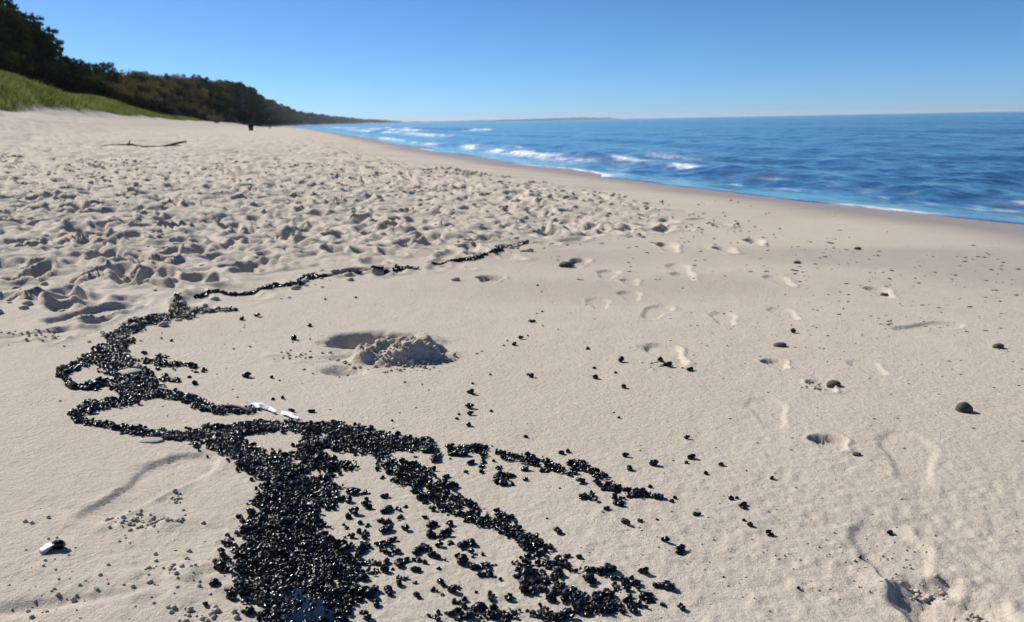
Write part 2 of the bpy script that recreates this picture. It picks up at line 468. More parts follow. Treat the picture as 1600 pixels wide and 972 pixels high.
stamp(1218, 438, .25, .1, 0, .012, .3)
stamp(1225, 490, .2, .09, 0, .007, .3)
stamp(1355, 573, .14, .09, 0, .006, .3)
stamp(1285, 604, .10, .07, 0, .006, .6, lump=.006)
stamp(60, 465, 0.31, 0.13, 70, 0.054, 0.35, lump=.022)
stamp(155, 430, 0.26, 0.12, 20, 0.049, 0.35, lump=.022)
stamp(233, 408, 0.27, 0.11, 40, 0.049, 0.35, lump=.022)
stamp(135, 372, 0.29, 0.12, 30, 0.054, 0.35, lump=.022)
stamp(264, 355, 0.29, 0.12, 30, 0.054, 0.35, lump=.022)
stamp(275, 322, 0.37, 0.17, 30, 0.076, 0.35, lump=.022)
stamp(545, 427, .22, .12, 40, .025, .4, lump=.006)
stamp(145, 490, .30, .13, 30, .014, .5, lump=.008)
stamp(60, 525, .34, .12, 60, .006, .6, lump=.008)
stamp(470, 560, .16, .08, 60, .003, .6, lump=.006)

# the pit dug in the smooth sand, its spoil heaped towards the camera
def blob(px, py, rx, ry, hgt, ang=0, p=2.0, rough=0., seed=1):
    x0, y0, _ = world_at(px, py)
    k = max(rx, ry) * 2.6
    mk = (np.abs(X - x0) < k) & (np.abs(Y - y0) < k)
    xs, ys = X[mk] - x0, Y[mk] - y0
    c, s = math.cos(R(ang)), math.sin(R(ang))
    q = np.sqrt(((xs * c + ys * s) / rx) ** 2 + ((-xs * s + ys * c) / ry) ** 2)
    q = q + .20 * noise(xs * 20 + seed, ys * 20, seed) + .12 * noise(xs * 45 + seed, ys * 45, seed + 1)
    g = np.exp(-np.clip(q, 0, 6) ** p)
    DZ[mk] += hgt * g + rough * g * (noise(xs * 24, ys * 24, seed + 2) + .55 * noise(xs * 52, ys * 52, seed + 3))
blob(584, 530, .105, .070, -.115, 12, 4.0, .008, 3)
blob(540, 552, .05, .05, -.010, 0, 2.4, .006, 5)
blob(655, 534, .075, .050, .012, 20, 2.6, .010, 9)
blob(625, 556, .125, .080, .038, 10, 7.0, .011, 13)
blob(668, 556, .080, .060, .012, 14, 4.0, .010, 17)
blob(535, 578, .045, .040, -.018, 20, 3.0, .006, 21)
blob(470, 556, .09, .035, .003, 0, 2., .006, 25)
# ridges of sand pushed up round the near-left print
blob(230, 818, .07, .022, .005, 4, 2., .006, 29)
blob(290, 905, .10, .06, .002, 0, 2., .004, 33)
blob(60, 945, .10, .014, -.008, 18, 2., .0, 37)
blob(1430, 915, .06, .03, .005, 0, 2., .007, 41)

Z = Z0 + DZ
# attributes
wet = sstep(1.15, .15, D + .3 * np.where(RG < 300, rnoise(X, Y, 2.3, 81), 0)) * .85
wet = np.maximum(wet, .78 * sstep(2.7, .9, D + .5 * np.where(RG < 300, fbm(X, Y, 2.6, 3, 85), 0)))
wet = np.maximum(wet, .36 * (1 - CH) * sstep(.0, .6, np.where(RG < 40, fbm(X * .6 + Y * .4, Y * 1.6, 1.5, 3, 86), 0)) * sstep(8.5, 5.5, D))
vg = sstep(18.4, 19.6, D + .7 * np.where(RG < 600, fbm(X, Y, 3.5, 2, 83), 0))
b0 = bluff_start(Y)
vg = np.where(Y > 110, np.maximum(sstep(b0 - 1.2, b0 + .8, D + np.where(RG < 900, 1.2 * rnoise(X, Y, 6, 84), 0)), vg), vg)
bare = np.exp(-((Y - 118 - .9 * (D - 20)) / 5.5) ** 2) * sstep(27, 22, D)
vg = vg * (1 - .95 * bare)
# centre vertex, then close the ring
V = np.stack([X, Y, Z], -1).reshape(-1, 3)
V = np.vstack([V, [[0, 0, float(base_z(np.array([0.]), np.array([0.]))[0])]]])
idx = np.arange(nr * nc).reshape(nr, nc)
Fq = np.stack([idx[:-1, :-1], idx[:-1, 1:], idx[1:, 1:], idx[1:, :-1]], -1).reshape(-1, 4)
Fc = np.stack([idx[:-1, -1], idx[:-1, 0], idx[1:, 0], idx[1:, -1]], -1)
Fq = np.vstack([Fq, Fc])[:, ::-1]
ctr = nr * nc
ri = np.concatenate([idx[0], idx[0, :1]])
Fz = np.stack([ri[0:-1:2], np.full(len(ri[0:-1:2]), ctr), ri[2::2] if len(ri) % 2 else np.append(ri[2::2], ri[0]), ri[1::2]], -1)
Fall = np.vstack([Fq, Fz])
ext = lambda a: np.append(a.ravel(), 0)
grassy = sstep(135, 105, Y) * sstep(27, 24.5, D)
me = np_mesh('beach', V, Fall, True, [M_SAND], attrs={'wet': ext(wet), 'veg': ext(vg), 'grassy': ext(grassy)})
tag(link(bpy.data.objects.new('beach', me)), kind='structure')

def ground(x, y):
    """height of the finished sheet"""
    x = np.atleast_1d(np.asarray(x, float)); y = np.atleast_1d(np.asarray(y, float))
    r = np.hypot(x, y); p = np.arctan2(x, y)
    i = np.clip(np.searchsorted(RAD, r) - 1, 0, nr - 2); j = np.clip(np.searchsorted(PHI, p) - 1, 0, nc - 2)
    u = np.clip((r - RAD[i]) / (RAD[i + 1] - RAD[i]), 0, 1); v = np.clip((p - PHI[j]) / (PHI[j + 1] - PHI[j]), 0, 1)
    return (Z[i, j] * (1 - u) * (1 - v) + Z[i + 1, j] * u * (1 - v) + Z[i, j + 1] * (1 - u) * v + Z[i + 1, j + 1] * u * v)
def gz(x, y): return float(ground(x, y)[0])

# ------------------------------------------------------------------ the sea
wphi = np.concatenate([np.linspace(R(-30), R(44), 330), np.linspace(R(45.5), R(100), 24)])
wr = [3.2]
while wr[-1] < 60: wr.append(wr[-1] * 1.0075)
while wr[-1] < 500: wr.append(wr[-1] * 1.016)
while wr[-1] < 30000: wr.append(wr[-1] * 1.09)
wr = np.array(wr)
WR, WP = np.meshgrid(wr, wphi, indexing='ij')
wx, wy = WR * np.sin(WP), WR * np.cos(WP)
wd = inland(wx, wy); s = -wd
wz0 = base_z(wx, wy)
wc = np.maximum(WR * .0075, .01)
def wl(lam): return sstep(1.3, 3.5, lam / wc)
along = wy + .3 * wx
ph = s + 1.4 * noise(along / 9., s / 12., 101) + .8 * noise(along / 3.5, s / 5., 102)
far_fade = np.exp(-WR / 700.)
hw = .035 * np.sin(ph * 2 * math.pi / 5.2) * wl(5.2) * sstep(0, 5, s)
hw += .025 * np.sin(ph * 2 * math.pi / 2.9 + 1.7) * wl(2.9) * sstep(0, 3, s)
hw += .050 * fbm(wx, wy, 1.6, 3, 103) * wl(1.0) * sstep(.2, 3, s)
hw += .030 * rnoise(wx, wy, .42, 107) * wl(.42) * sstep(-.1, .9, s)
hw += .016 * rnoise(wx, wy, .22, 108) * wl(.22) * sstep(-.2, .6, s)
foam = np.zeros_like(hw)
def breaker(s0, amp, wlen, y0, y1, seed, foaminess, band=.35):
    """a low breaking crest along the shore"""
    global hw, foam
    c = s0 + .55 * noise(along / 7., np.zeros_like(s), seed) + .2 * noise(along / 2.1, np.zeros_like(s), seed + 1)
    t = s - c
    env = sstep(y0 - 3, y0 + 3, wy) * sstep(y1 + 5, y1 - 5, wy)
    brk = .5 + .5 * noise(along / wlen, np.zeros_like(s), seed + 2)      # broken or still green
    A = amp * env * (.75 + .35 * brk)
    prof = np.where(t > 0, np.exp(-(t / 1.1) ** 2), np.exp(-(t / .42) ** 2))
    hw = hw + A * prof
    fo = sstep(foaminess + .12, foaminess - .10, brk) * np.exp(-((t + .12) / band) ** 2)
    tail = sstep(foaminess + .15, foaminess - .05, brk) * sstep(-1.6, -.1, t) * sstep(.1, -.2, t) * (.45 + .55 * noise(wx / .35, wy / .6, seed + 4))
    patch = sstep(-.5, .35, noise(wx / .55, wy / .9, seed + 6) + .5 * noise(wx / .2, wy / .33, seed + 7))
    foam = np.maximum(foam, env * np.maximum(fo, .22 * tail) * (.15 + .85 * patch))
breaker(2.4, .13, 1.4, 14.5, 34, 111, .42, .15)
breaker(1.5, .10, 4.0, 20, 90, 117, .58, .42)
breaker(5.8, .14, 9., 60, 160, 123, .62, .9)
breaker(17., .24, 14., 95, 200, 129, .42, 1.3)
breaker(11., .20, 14., 90, 320, 133, .55, 1.3)
breaker(4.6, .06, 5., 8, 24, 137, .02)
breaker(2.3, .08, 1.2, 7, 14, 153, .12, .10)
# swash: thin sheets running up the sand
edge_d = .42 + .60 * noise(along / 3.3, np.zeros_like(s), 141) + .25 * noise(along / 1.1, np.zeros_like(s), 142) + .04 * noise(along / .25, np.zeros_like(s), 143)
sheet = wd < edge_d
thick = .014 * sstep(edge_d + .02, edge_d - .35, wd)
wz = np.where(sheet, np.maximum(hw, wz0 + thick), np.minimum(wz0 - .012, hw - .012))
dep = np.clip(wz - wz0, 0, 3)
lip = np.exp(-((wd - edge_d + .10) / .10) ** 2) * sstep(-.35, .25, noise(along / 2.3, np.zeros_like(s), 145)) * sheet
foam = np.maximum(foam, lip * sstep(60, 20, WR))
foam = np.maximum(foam, sheet * np.exp(-((wd - edge_d + .12) / .11) ** 2) * np.exp(-((along - 9.75) / .5) ** 4) * (.75 + .4 * noise(wx / .12, wy / .2, 148)))
lace = sstep(.35, .7, noise(wx / .5, wy / .9, 146) * .6 + .6 * noise(wx / .18, wy / .3, 147)) * sstep(2.6, .6, s) * sstep(-.6, .0, s)
foam = np.maximum(foam, .35 * lace)
wi = np.arange(wx.size).reshape(wx.shape)
wf = np.stack([wi[:-1, :-1], wi[1:, :-1], wi[1:, 1:], wi[:-1, 1:]], -1)
ok = (wd[:-1, :-1] < 1.6) | (wd[1:, 1:] < 1.6)
wf = wf[ok].reshape(-1, 4)
me = np_mesh('sea', np.stack([wx, wy, wz], -1).reshape(-1, 3), wf, True, [M_WATER], attrs={'depth': dep, 'foam': np.clip(foam, 0, 1)})
tag(link(bpy.data.objects.new('sea', me)), kind='structure')

# far headland low on the horizon, beyond the bay
hx = np.linspace(-1500, 1500, 120); prof = np.interp(hx, [-1500, -900, -300, 300, 900, 1300, 1500], [16, 13, 16, 22, 28, 20, 0]) + 3 * noise(hx / 60, hx * 0, 151)
hv = []; hf = []
HD = 10500.
for i, (a_, b_) in enumerate(zip(hx, prof)):
    for k, (dy, zz) in enumerate(((-160, -3), (-60, b_ * .75), (60, b_), (400, -3))):
        hv.append((a_ - 30 + .12 * dy, HD + dy + .15 * a_, max(zz, -3)))
for i in range(len(hx) - 1):
    for k in range(3): hf.append((i * 4 + k, (i + 1) * 4 + k, (i + 1) * 4 + k + 1, i * 4 + k + 1))
me = np_mesh('far_headland', np.array(hv), np.array(hf), True, [M_BROAD])
tag(link(bpy.data.objects.new('far_headland', me)), kind='structure')

# ------------------------------------------------------------------ trees
def leaf_cloud(centers, radii, n, size, rs, flat=.8):
    """leaf-sized quads through a set of lobes; returns verts, faces"""
    w = radii[:, 0] * radii[:, 2]; w = w / w.sum()
    k = rs.choice(len(centers), n, p=w)
    dirs = rs.normal(size=(n, 3)); dirs /= np.linalg.norm(dirs, axis=1)[:, None]
    rad = rs.random(n) ** .38
    P = centers[k] + dirs * radii[k] * rad[:, None]
    nrm = dirs + rs.normal(size=(n, 3)) * .8; nrm /= np.linalg.norm(nrm, axis=1)[:, None]
    t = np.cross(nrm, rs.normal(size=(n, 3))); t /= np.linalg.norm(t, axis=1)[:, None]
    b = np.cross(nrm, t)
    sz = size * rs.uniform(.6, 1.4, n)[:, None]
    v = np.stack([P - t * sz, P + b * sz * flat, P + t * sz, P - b * sz * flat], 1).reshape(-1, 3)
    return v, np.arange(n * 4).reshape(-1, 4)
def tube(path, rads, seg=6):
    path = [Vector(p) for p in path]; v = []; f = []
    for i, p in enumerate(path):
        d = (path[min(i + 1, len(path) - 1)] - path[max(i - 1, 0)]).normalized()
        a = d.orthogonal().normalized(); b = d.cross(a)
        for k in range(seg):
            an = 2 * math.pi * k / seg
            v.append(p + (a * math.cos(an) + b * math.sin(an)) * rads[i])
    for i in range(len(path) - 1):
        for k in range(seg):
            f.append((i * seg + k, i * seg + (k + 1) % seg, (i + 1) * seg + (k + 1) % seg, (i + 1) * seg + k))
    n = len(v); v.append(path[0]); v.append(path[-1])
    for k in range(seg):
        f.append((n, (k + 1) % seg, k, n)); q = (len(path) - 1) * seg; f.append((n + 1, q + k, q + (k + 1) % seg, n + 1))
    return v, f
def join_tubes(tubes):
    V_, F_ = [], []
    for v, f in tubes:
        o = len(V_); V_ += [tuple(p) for p in v]
        for q in f:
            q = list(dict.fromkeys(q)); F_.append(tuple(i + o for i in q))
    return V_, F_
def py_mesh(name, v, f, m_, smooth=True):
    me = bpy.data.meshes.new(name); me.from_pydata([tuple(p) for p in v], [], f); me.materials.append(m_)
    if smooth: me.polygons.foreach_set('use_smooth', [True] * len(me.polygons))
    me.update(); return me
def proto_tree(kind, seed):
    rs = np.random.default_rng(seed)
    tubes = []
    lean = rs.normal(0, .03, 2)
    top = .93 if kind == 'pine' else .8
    path = [(lean[0] * t * t + .008 * math.sin(t * 9 + seed), lean[1] * t * t, -.05 + t * (top + .05)) for t in np.linspace(0, 1, 7)]
    tubes.append(tube(path, list(np.linspace(.019, .004, 7)), 7))
    C, Rr = [], []
    nl = 26 if kind == 'pine' else 20
    for i in range(nl):
        an = i * 2.4 + rs.random() * .8
        if kind == 'pine':
            h = .09 + .87 * (i / nl); w = .235 * (1 - ((h - .09) / .96) ** 2.2) ** .8 * rs.uniform(.6, 1.1) + .015
            r3 = np.array([.085, .085, .055]) * rs.uniform(.75, 1.2) * (1.2 - .45 * (h - .1))
        else:
            h = .14 + .74 * (i / nl); w = .30 * math.sin(min(1., .25 + .9 * (1 - (h - .14) / .86)) * 1.5) * rs.uniform(.4, 1.05)
            r3 = np.array([.115, .115, .095]) * rs.uniform(.7, 1.2)
        c = np.array([math.cos(an) * w + lean[0] * h, math.sin(an) * w + lean[1] * h, h])
        C.append(c); Rr.append(r3)
        z0 = max(.06, h - .10)
        tubes.append(tube([(lean[0] * z0, lean[1] * z0, z0), tuple((c + [0, 0, z0]) / 2 + [0, 0, -.0]), tuple(c)], [.0075, .005, .002], 4))
    C.append(np.array([lean[0], lean[1], .94])); Rr.append(np.array([.04, .04, .06]))
    v, f = leaf_cloud(np.array(C), np.array(Rr), 2600, .017 if kind == 'pine' else .020, rs)
    tv, tf = join_tubes(tubes)
    return (py_mesh(kind + '_trunk', tv, tf, M_BARK), np_mesh(kind + '_crown', v, f, False, [M_PINE if kind == 'pine' else M_BROAD]))
PINES = [proto_tree('pine', 11), proto_tree('pine', 12), proto_tree('pine', 13)]
BROADS = [proto_tree('broad', 21), proto_tree('broad', 22)]
def proto_shrub(seed, m_):
    rs = np.random.default_rng(seed); C, Rr, tubes = [], [], []
    for i in range(14):
        an = i * 2.4; w = .42 * rs.random() ** .6; h = rs.uniform(.25, .78) * (1 - .4 * w)
        c = np.array([math.cos(an) * w, math.sin(an) * w, h]); C.append(c); Rr.append(np.array([.2, .2, .2]) * rs.uniform(.6, 1.1))
        tubes.append(tube([(0.03 * math.cos(an), .03 * math.sin(an), -.06), tuple(c * [.5, .5, .55]), tuple(c)], [.018, .012, .004], 4))
    v, f = leaf_cloud(np.array(C), np.array(Rr), 900, .030, rs)
    tv, tf = join_tubes(tubes)
    return py_mesh('shrub_stems', tv, tf, M_BARK), np_mesh('shrub_foliage', v, f, False, [m_])
SHRUBS_B = [proto_shrub(31, M_BRUSH), proto_shrub(32, M_BRUSH)]
SHRUBS_G = [proto_shrub(33, M_BROAD), proto_shrub(34, M_BROAD)]
def put_plant(name, protos, x, y, h, wide, label, cat, group, parts=('trunk', 'crown'), sink=.0):
    z = gz(x, y) - sink
    o = link(bpy.data.objects.new(name, None)); o.location = (x, y, z)
    o.rotation_euler = (0, 0, random.random() * 6.28); o.scale = (h * wide, h * wide, h)
    tag(o, label, cat, group)
    pr = random.choice(protos)
    for nm, me_ in zip(parts, pr): link(bpy.data.objects.new(nm, me_), o)
    return o
def hor(px): return 190.2 - math.tan(-ROLL) * (px - 800)
def col_dir(px, py=None):
    r_ = ray(px, hor(px) if py is None else py); return float(r_[0] / r_[1])
def dist_for(px, d):
    """distance along the pixel column at which the ground lies d metres inland"""
    t = np.geomspace(8, 900, 3000); k = col_dir(px)
    dd = inland(k * t, t)
    i = np.argmax(dd >= d); return float(t[i]) if dd[i] >= d else 900.
def tree_px(px, d, top, protos, wide, label, name='pine_tree', group=None, cat='tree', jitter=0):
    Dd = dist_for(px, d) + jitter
    x = col_dir(px) * Dd; rt = ray(px, top)
    h = max(1.2, CAMZ + float(rt[2] / rt[1]) * Dd - gz(x, Dd))
    put_plant(name, protos, x, Dd, h, wide, label, cat, group)

TOP = lambda p: float(np.interp(p, [-400, -150, 0, 30, 45, 60, 72, 85, 97, 106, 112, 122, 140, 160, 176, 186, 200, 235, 260, 300, 325, 345, 385, 396, 404, 410],
                                [-90, -60, -35, -8, 4, 10, 20, 30, 46, 62, 80, 90, 95, 99, 96, 110, 114, 113, 117, 118, 121, 126, 128, 140, 152, 162]))
# dense wood on the dune at the left
for k, px in enumerate(np.arange(-330, 112, 15.0)):
    for row in range(2):
        p_ = px + random.uniform(-6, 6)
        edge_tree = p_ > 84
        lab = ('dark tree stepping down at the right edge of the tall dune wood, %s row' % ('front' if row == 0 else 'rear') if edge_tree else
               'tall dark tree of the %s row in the dense wood behind the grassy dune' % ('front' if row == 0 else 'rear'))
        tree_px(p_, 34.0 + 6 * row + random.random() * 2, TOP(p_) - 8 + random.uniform(0, 10) + (16 if row == 0 else 0), PINES + (BROADS if row == 0 else []),
                random.uniform(.9, 1.25), lab, 'pine_tree', 'trees of the left-hand dune wood')
# lower pines along the crest towards the headland
for k, px in enumerate(np.arange(114, 330, 5.5)):
    p_ = px + random.uniform(-3, 3)
    lab = ('small round pine standing highest on the crest just right of the tall wood' if 168 < p_ < 182 else
           'small dark pine on the low crest between the tall wood and the headland')
    tree_px(p_, 28.0 + random.random() * 4, TOP(p_) + random.uniform(-4, 5), PINES, random.uniform(1.0, 1.5), lab, 'pine_tree', 'pines along the crest')
# headland trees
for k, px in enumerate(np.arange(318, 411, 3.6)):
    for row in range(2):
        p_ = px + random.uniform(-2, 2)
        d_ = float(np.interp(p_, [318, 360, 390, 410], [25, 23.5, 18.5, 14.8])) + row * 2.2
        tree_px(p_, d_, TOP(p_) + random.uniform(-1, 5) + (12 if row == 0 else 0), BROADS + PINES, random.uniform(1.0, 1.5),
                'dark tree crowning the steep wooded headland in the distance', 'headland_tree', 'trees on the headland')
# undergrowth at the foot of the tall wood
for k, px in enumerate(np.arange(-250, 128, 9.)):
    Dd = dist_for(px, 29.5 + random.random() * 3); x = col_dir(px) * Dd
    put_plant('shrub', SHRUBS_G, x, Dd, random.uniform(2.2, 3.6), random.uniform(1.1, 1.5), 'dark green bush of the undergrowth at the foot of the tall dune wood', 'bush', 'undergrowth of the left-hand wood', ('stems', 'foliage'), .1)
# brown and olive brush covering the slope
bpx = np.array([random.uniform(112, 424) for _ in range(330)])
lo = np.interp(bpx, [112, 150, 200, 250, 300, 350, 424], [136, 156, 166, 184, 190, 193, 196]); hi = np.interp(bpx, [112, 180, 240, 330, 395, 412, 424], [104, 112, 124, 132, 142, 166, 186])
bpy_ = lo + (hi - lo) * np.array([random.random() for _ in bpx])
ux, uy, ut = unproject(bpx, bpy_)
dd_ = inland(ux, uy)
for p_, q_, x, Dd, d_ in zip(bpx, bpy_, ux, uy, dd_):
    if Dd > 640 or d_ < 11 or (Dd < 130 and d_ < 22.5): continue
    if 246 < p_ < 292 and abs((q_ - 192) - (p_ - 292) * .95) < 7: continue        # bare sandy gully
    brown = noise(np.array([x / 14.]), np.array([Dd / 14.]), 91)[0] + random.uniform(-.4, .4) > -.1
    where = 'high' if q_ < (lambda a_: a_)(float(np.interp(p_, [112, 424], [125, 165]))) else 'low'
    if p_ > 330: lab = '%s bush growing %s on the face of the wooded headland' % ('brown' if brown else 'dark green', where)
    else: lab = '%s bush growing %s on the dune slope below the small pines' % ('brown leafy' if brown else 'olive green', where)
    put_plant('shrub', SHRUBS_B if brown else SHRUBS_G, x, Dd, random.uniform(1.3, 2.6) * (1 + Dd / 500.), random.uniform(1.0, 1.6), lab, 'bush', 'bushes on the slope', ('stems', 'foliage'), .15)
# the woods beyond, one mass
rs = np.random.default_rng(77)
cs, rd = [], []
for k in range(2600):
    yy = 430 * (6000 / 430) ** rs.random()
    dd = float(bluff_start(yy)) + 1 + (rs.random() ** 1.6) * (40 + yy * .05)
    xx = float(shore_x(yy)) - dd / .96
    zz = float(base_z(np.array([xx]), np.array([yy]))[0])
    sc_ = (3.2 + yy * .0022) * float(np.interp(yy, [2500, 6000], [1, .3]))
    cs.append((xx, yy, zz + sc_ * rs.uniform(.5, 1.2))); rd.append((sc_ * .9, sc_ * .9, sc_ * rs.uniform(.7, 1.1)))
cs, rd = np.array(cs), np.array(rd)
n = 30000
k = rs.integers(0, len(cs), n); dirs = rs.normal(size=(n, 3)); dirs /= np.linalg.norm(dirs, axis=1)[:, None]
P = cs[k] + dirs * rd[k] * (rs.random(n) ** .3)[:, None]
nrm = dirs + rs.normal(size=(n, 3)) * .6; t = np.cross(nrm, rs.normal(size=(n, 3))); t /= np.linalg.norm(t, axis=1)[:, None]
b = np.cross(nrm / np.linalg.norm(nrm, axis=1)[:, None], t); sz = (rd[k, 0] * .42)[:, None]
v = np.stack([P - t * sz, P + b * sz, P + t * sz, P - b * sz], 1).reshape(-1, 3)
me = np_mesh('far_woods', v, np.arange(n * 4).reshape(-1, 4), False, [M_FAR])
tag(link(bpy.data.objects.new('far_woods', me)), 'wooded coast running away beyond the headland', 'woods', kind='stuff')

# dune grass
n = 26000
gy = 22 + 108 * rs.random(n) ** .85
gd = 18.4 + rs.random(n) ** .8 * 7.2
gx = shore_x(gy) - gd / .96
vq = sstep(18.4, 19.3, gd + .7 * fbm(gx, gy, 3.5, 2, 83)); kp = (rs.random(n) < vq) & (gx > -62) & (gy < 128 - (gd - 18) * 1.5)
gx, gy = gx[kp], gy[kp]; n = len(gx); zz = ground(gx, gy)
nb = 4
bx = np.repeat(gx, nb) + rs.normal(0, .10, n * nb); by = np.repeat(gy, nb) + rs.normal(0, .10, n * nb); bz = np.repeat(zz, nb) - .05
hh = rs.uniform(.22, .55, n * nb); an = rs.random(n * nb) * 6.28; ln = rs.uniform(.1, .5, n * nb) * hh; wd_ = rs.uniform(.010, .022, n * nb)
ox, oy = np.cos(an), np.sin(an)
wx_, wy_ = -oy * wd_, ox * wd_
v = np.stack([np.stack([bx - wx_, by - wy_, bz], -1), np.stack([bx + wx_, by + wy_, bz], -1),
              np.stack([bx + wx_ * .7 + ox * ln * .4 + .06 * hh, by + wy_ * .7 + oy * ln * .4, bz + hh * .6], -1),
              np.stack([bx + ox * ln + .16 * hh, by + oy * ln, bz + hh], -1)], 1).reshape(-1, 3)
me = np_mesh('dune_grass', v, np.arange(n * nb * 4).reshape(-1, 4), False, [M_GRASS])
tag(link(bpy.data.objects.new('dune_grass', me)), 'green dune grass covering the low mound below the wood', 'grass', kind='stuff')

# ------------------------------------------------------------------ black lumps
def ico(sub):
    import bmesh
    bm = bmesh.new(); bmesh.ops.create_icosphere(bm, subdivisions=sub, radius=1.0)
    bm.verts.ensure_lookup_table()
    v = np.array([p.co[:] for p in bm.verts]); f = np.array([[q.index for q in p.verts] for p in bm.faces]); bm.free()
    return v, f
I1, I2, I3 = ico(1), ico(2), ico(3)
def n3(v, fq, seed):
    return (noise(v[:, 0] * fq + v[:, 2] * fq * .7, v[:, 1] * fq - v[:, 2] * fq * .6, seed) + noise(v[:, 2] * fq + 9, v[:, 0] * fq * .8 - v[:, 1] * fq * .5, seed + 1)) * .5
def lump_shape(seed, base, amp=.35):
    v, f = base
    rs_ = np.random.default_rng(seed)
    r_ = 1 + amp * n3(v, 1.6, seed) + .18 * n3(v, 3.4, seed + 5)
    w = v * r_[:, None] * np.array([1, rs_.uniform(.7, 1.05), rs_.uniform(.55, .85)])
    return w, f
def clump_shape(seed, nblob):
    rs_ = np.random.default_rng(seed); V_, F_ = [], []; o = 0; p = np.zeros(3); an = rs_.random() * 6.28
    for i in range(nblob):
        v, f = lump_shape(seed * 7 + i, I2, .35)
        V_.append(v * rs_.uniform(.45, .75) + p); F_.append(f + o); o += len(v)
        an += rs_.normal(0, .9); st_ = rs_.uniform(.5, .85)
        p = p + np.array([math.cos(an) * st_, math.sin(an) * st_, 0]); p[2] = rs_.uniform(0, .45)
    V_ = np.vstack(V_); V_[:, :2] -= V_[:, :2].mean(0)
    ext_ = np.abs(V_[:, :2]).max(); V_ /= ext_
    V_[:, 2] -= V_[:, 2].min()
    return V_, np.vstack(F_)
SINGLE = []
for i in range(8):
    v, f = lump_shape(200 + i, I3, .5); v = v / np.abs(v[:, :2]).max(); v[:, 2] -= v[:, 2].min(); SINGLE.append(np_mesh('tar_lump', v, f, True, [M_TAR]))
CLUMP = {k: [np_mesh('tar_clump', *clump_shape(300 + 10 * k + i, k), True, [M_TAR]) for i in range(6)] for k in (2, 3, 4, 6)}

LISTS = [
 (500, 660, 3.116, [(160,335,80),(315,360,45),(118,370,95),(227,377,35),(225,405,75),(168,437,75),(325,425,85),(415,412,30),(525,75,100),(635,112,55),(652,150,60),(698,152,60),
  (735,197,45),(525,130,80),(565,172,60),(615,265,40),(648,305,60),(865,258,110),(875,280,50),(845,190,20),(1000,68,20),(1172,148,30),(1208,140,30),(1490,162,40),(1508,228,35),
  (1270,290,50),(1350,298,45),(1395,422,35),(1490,490,60),(1105,465,15),(1168,322,15),(860,425,35),(545,422,45),(635,488,60),(615,540,70),(580,600,45),(540,545,60),(545,490,90),
  (295,480,40),(325,520,80),(355,570,55),(190,535,30),(195,490,28),(415,517,50),(150,557,45),(200,620,80),(480,620,90),(715,590,100),(735,630,40),(695,675,80),(750,705,60),
  (815,702,60),(785,742,55),(828,738,45),(385,682,85),(318,690,25),(325,728,45),(355,718,25),(465,720,60),(510,685,30),(580,715,30),(385,785,60),(592,785,65),(645,818,55),
  (475,848,60),(338,838,40),(240,830,90),(275,890,45),(220,945,70),(110,935,25),(105,965,40),(1160,535,45),(1205,650,45),(1262,658,35),(1395,715,115),(1308,765,85),(1385,835,115),
  (1430,765,35),(1480,780,60),(1490,820,50),(1535,790,60),(1500,878,50),(1520,920,60),(955,750,45),(770,900,70),(845,912,55),(650,920,100),(570,965,40),(570,825,15)]),
 (900, 640, 2.928, [(510,125,35),(228,212,35),(355,248,45),(445,230,15),(528,217,45),(505,243,25),(663,250,30),(780,280,12),(895,313,25),(595,292,25),(245,273,30),
  (435,418,30),(453,405,22),(340,355,25),(555,477,45),(710,410,30),(735,404,22),(765,440,60),(768,507,22),(797,532,28),(885,567,38),(408,600,45),(478,642,75),(483,912,40),
  (310,747,50),(405,805,110),(320,860,75),(240,885,55),(255,920,50),(290,908,30),(1435,547,35),(195,33,20),(172,10,14),(15,678,28),(675,768,15),(1018,822,18),(1300,672,20)]),
 (400, 450, 3.136, [(263,183,25),(187,245,40),(340,60,15),(490,50,15),(75,435,15),(85,545,22),(132,540,22),(175,605,35),(273,605,35),(1350,163,45),(1402,117,16),(1405,187,12),
  (1300,250,35),(1332,238,12),(1265,280,30),(1232,262,14),(1215,285,12),(1148,425,18),(1342,432,45),(1062,468,18),(1052,513,42),(1050,580,55),(993,615,22),(985,638,25),(1053,613,40),
  (1152,600,22),(1043,670,32),(668,652,18),(1325,727,25),(1500,808,30),(1528,800,25)]),
 (800, 380, 3.2, [(128,210,15),(148,240,12),(380,530,25),(545,592,35),(410,625,25),(518,650,20),(418,672,35),(560,720,35),(778,612,50),(740,588,40),(890,632,45),(1407,447,28)]),
 (0, 450, 3.136, [(1260,135,40),(1185,152,28),(1518,185,22),(1440,245,38),(840,255,20),(1208,428,50),(1330,437,18),(1370,452,12),(930,435,25),(940,375,60),(995,405,25),(870,450,60),(955,468,30)]),
 (100, 660, 3.116, [(770,645,60),(880,930,35),(1440,490,25),(690,895,35)]),
]
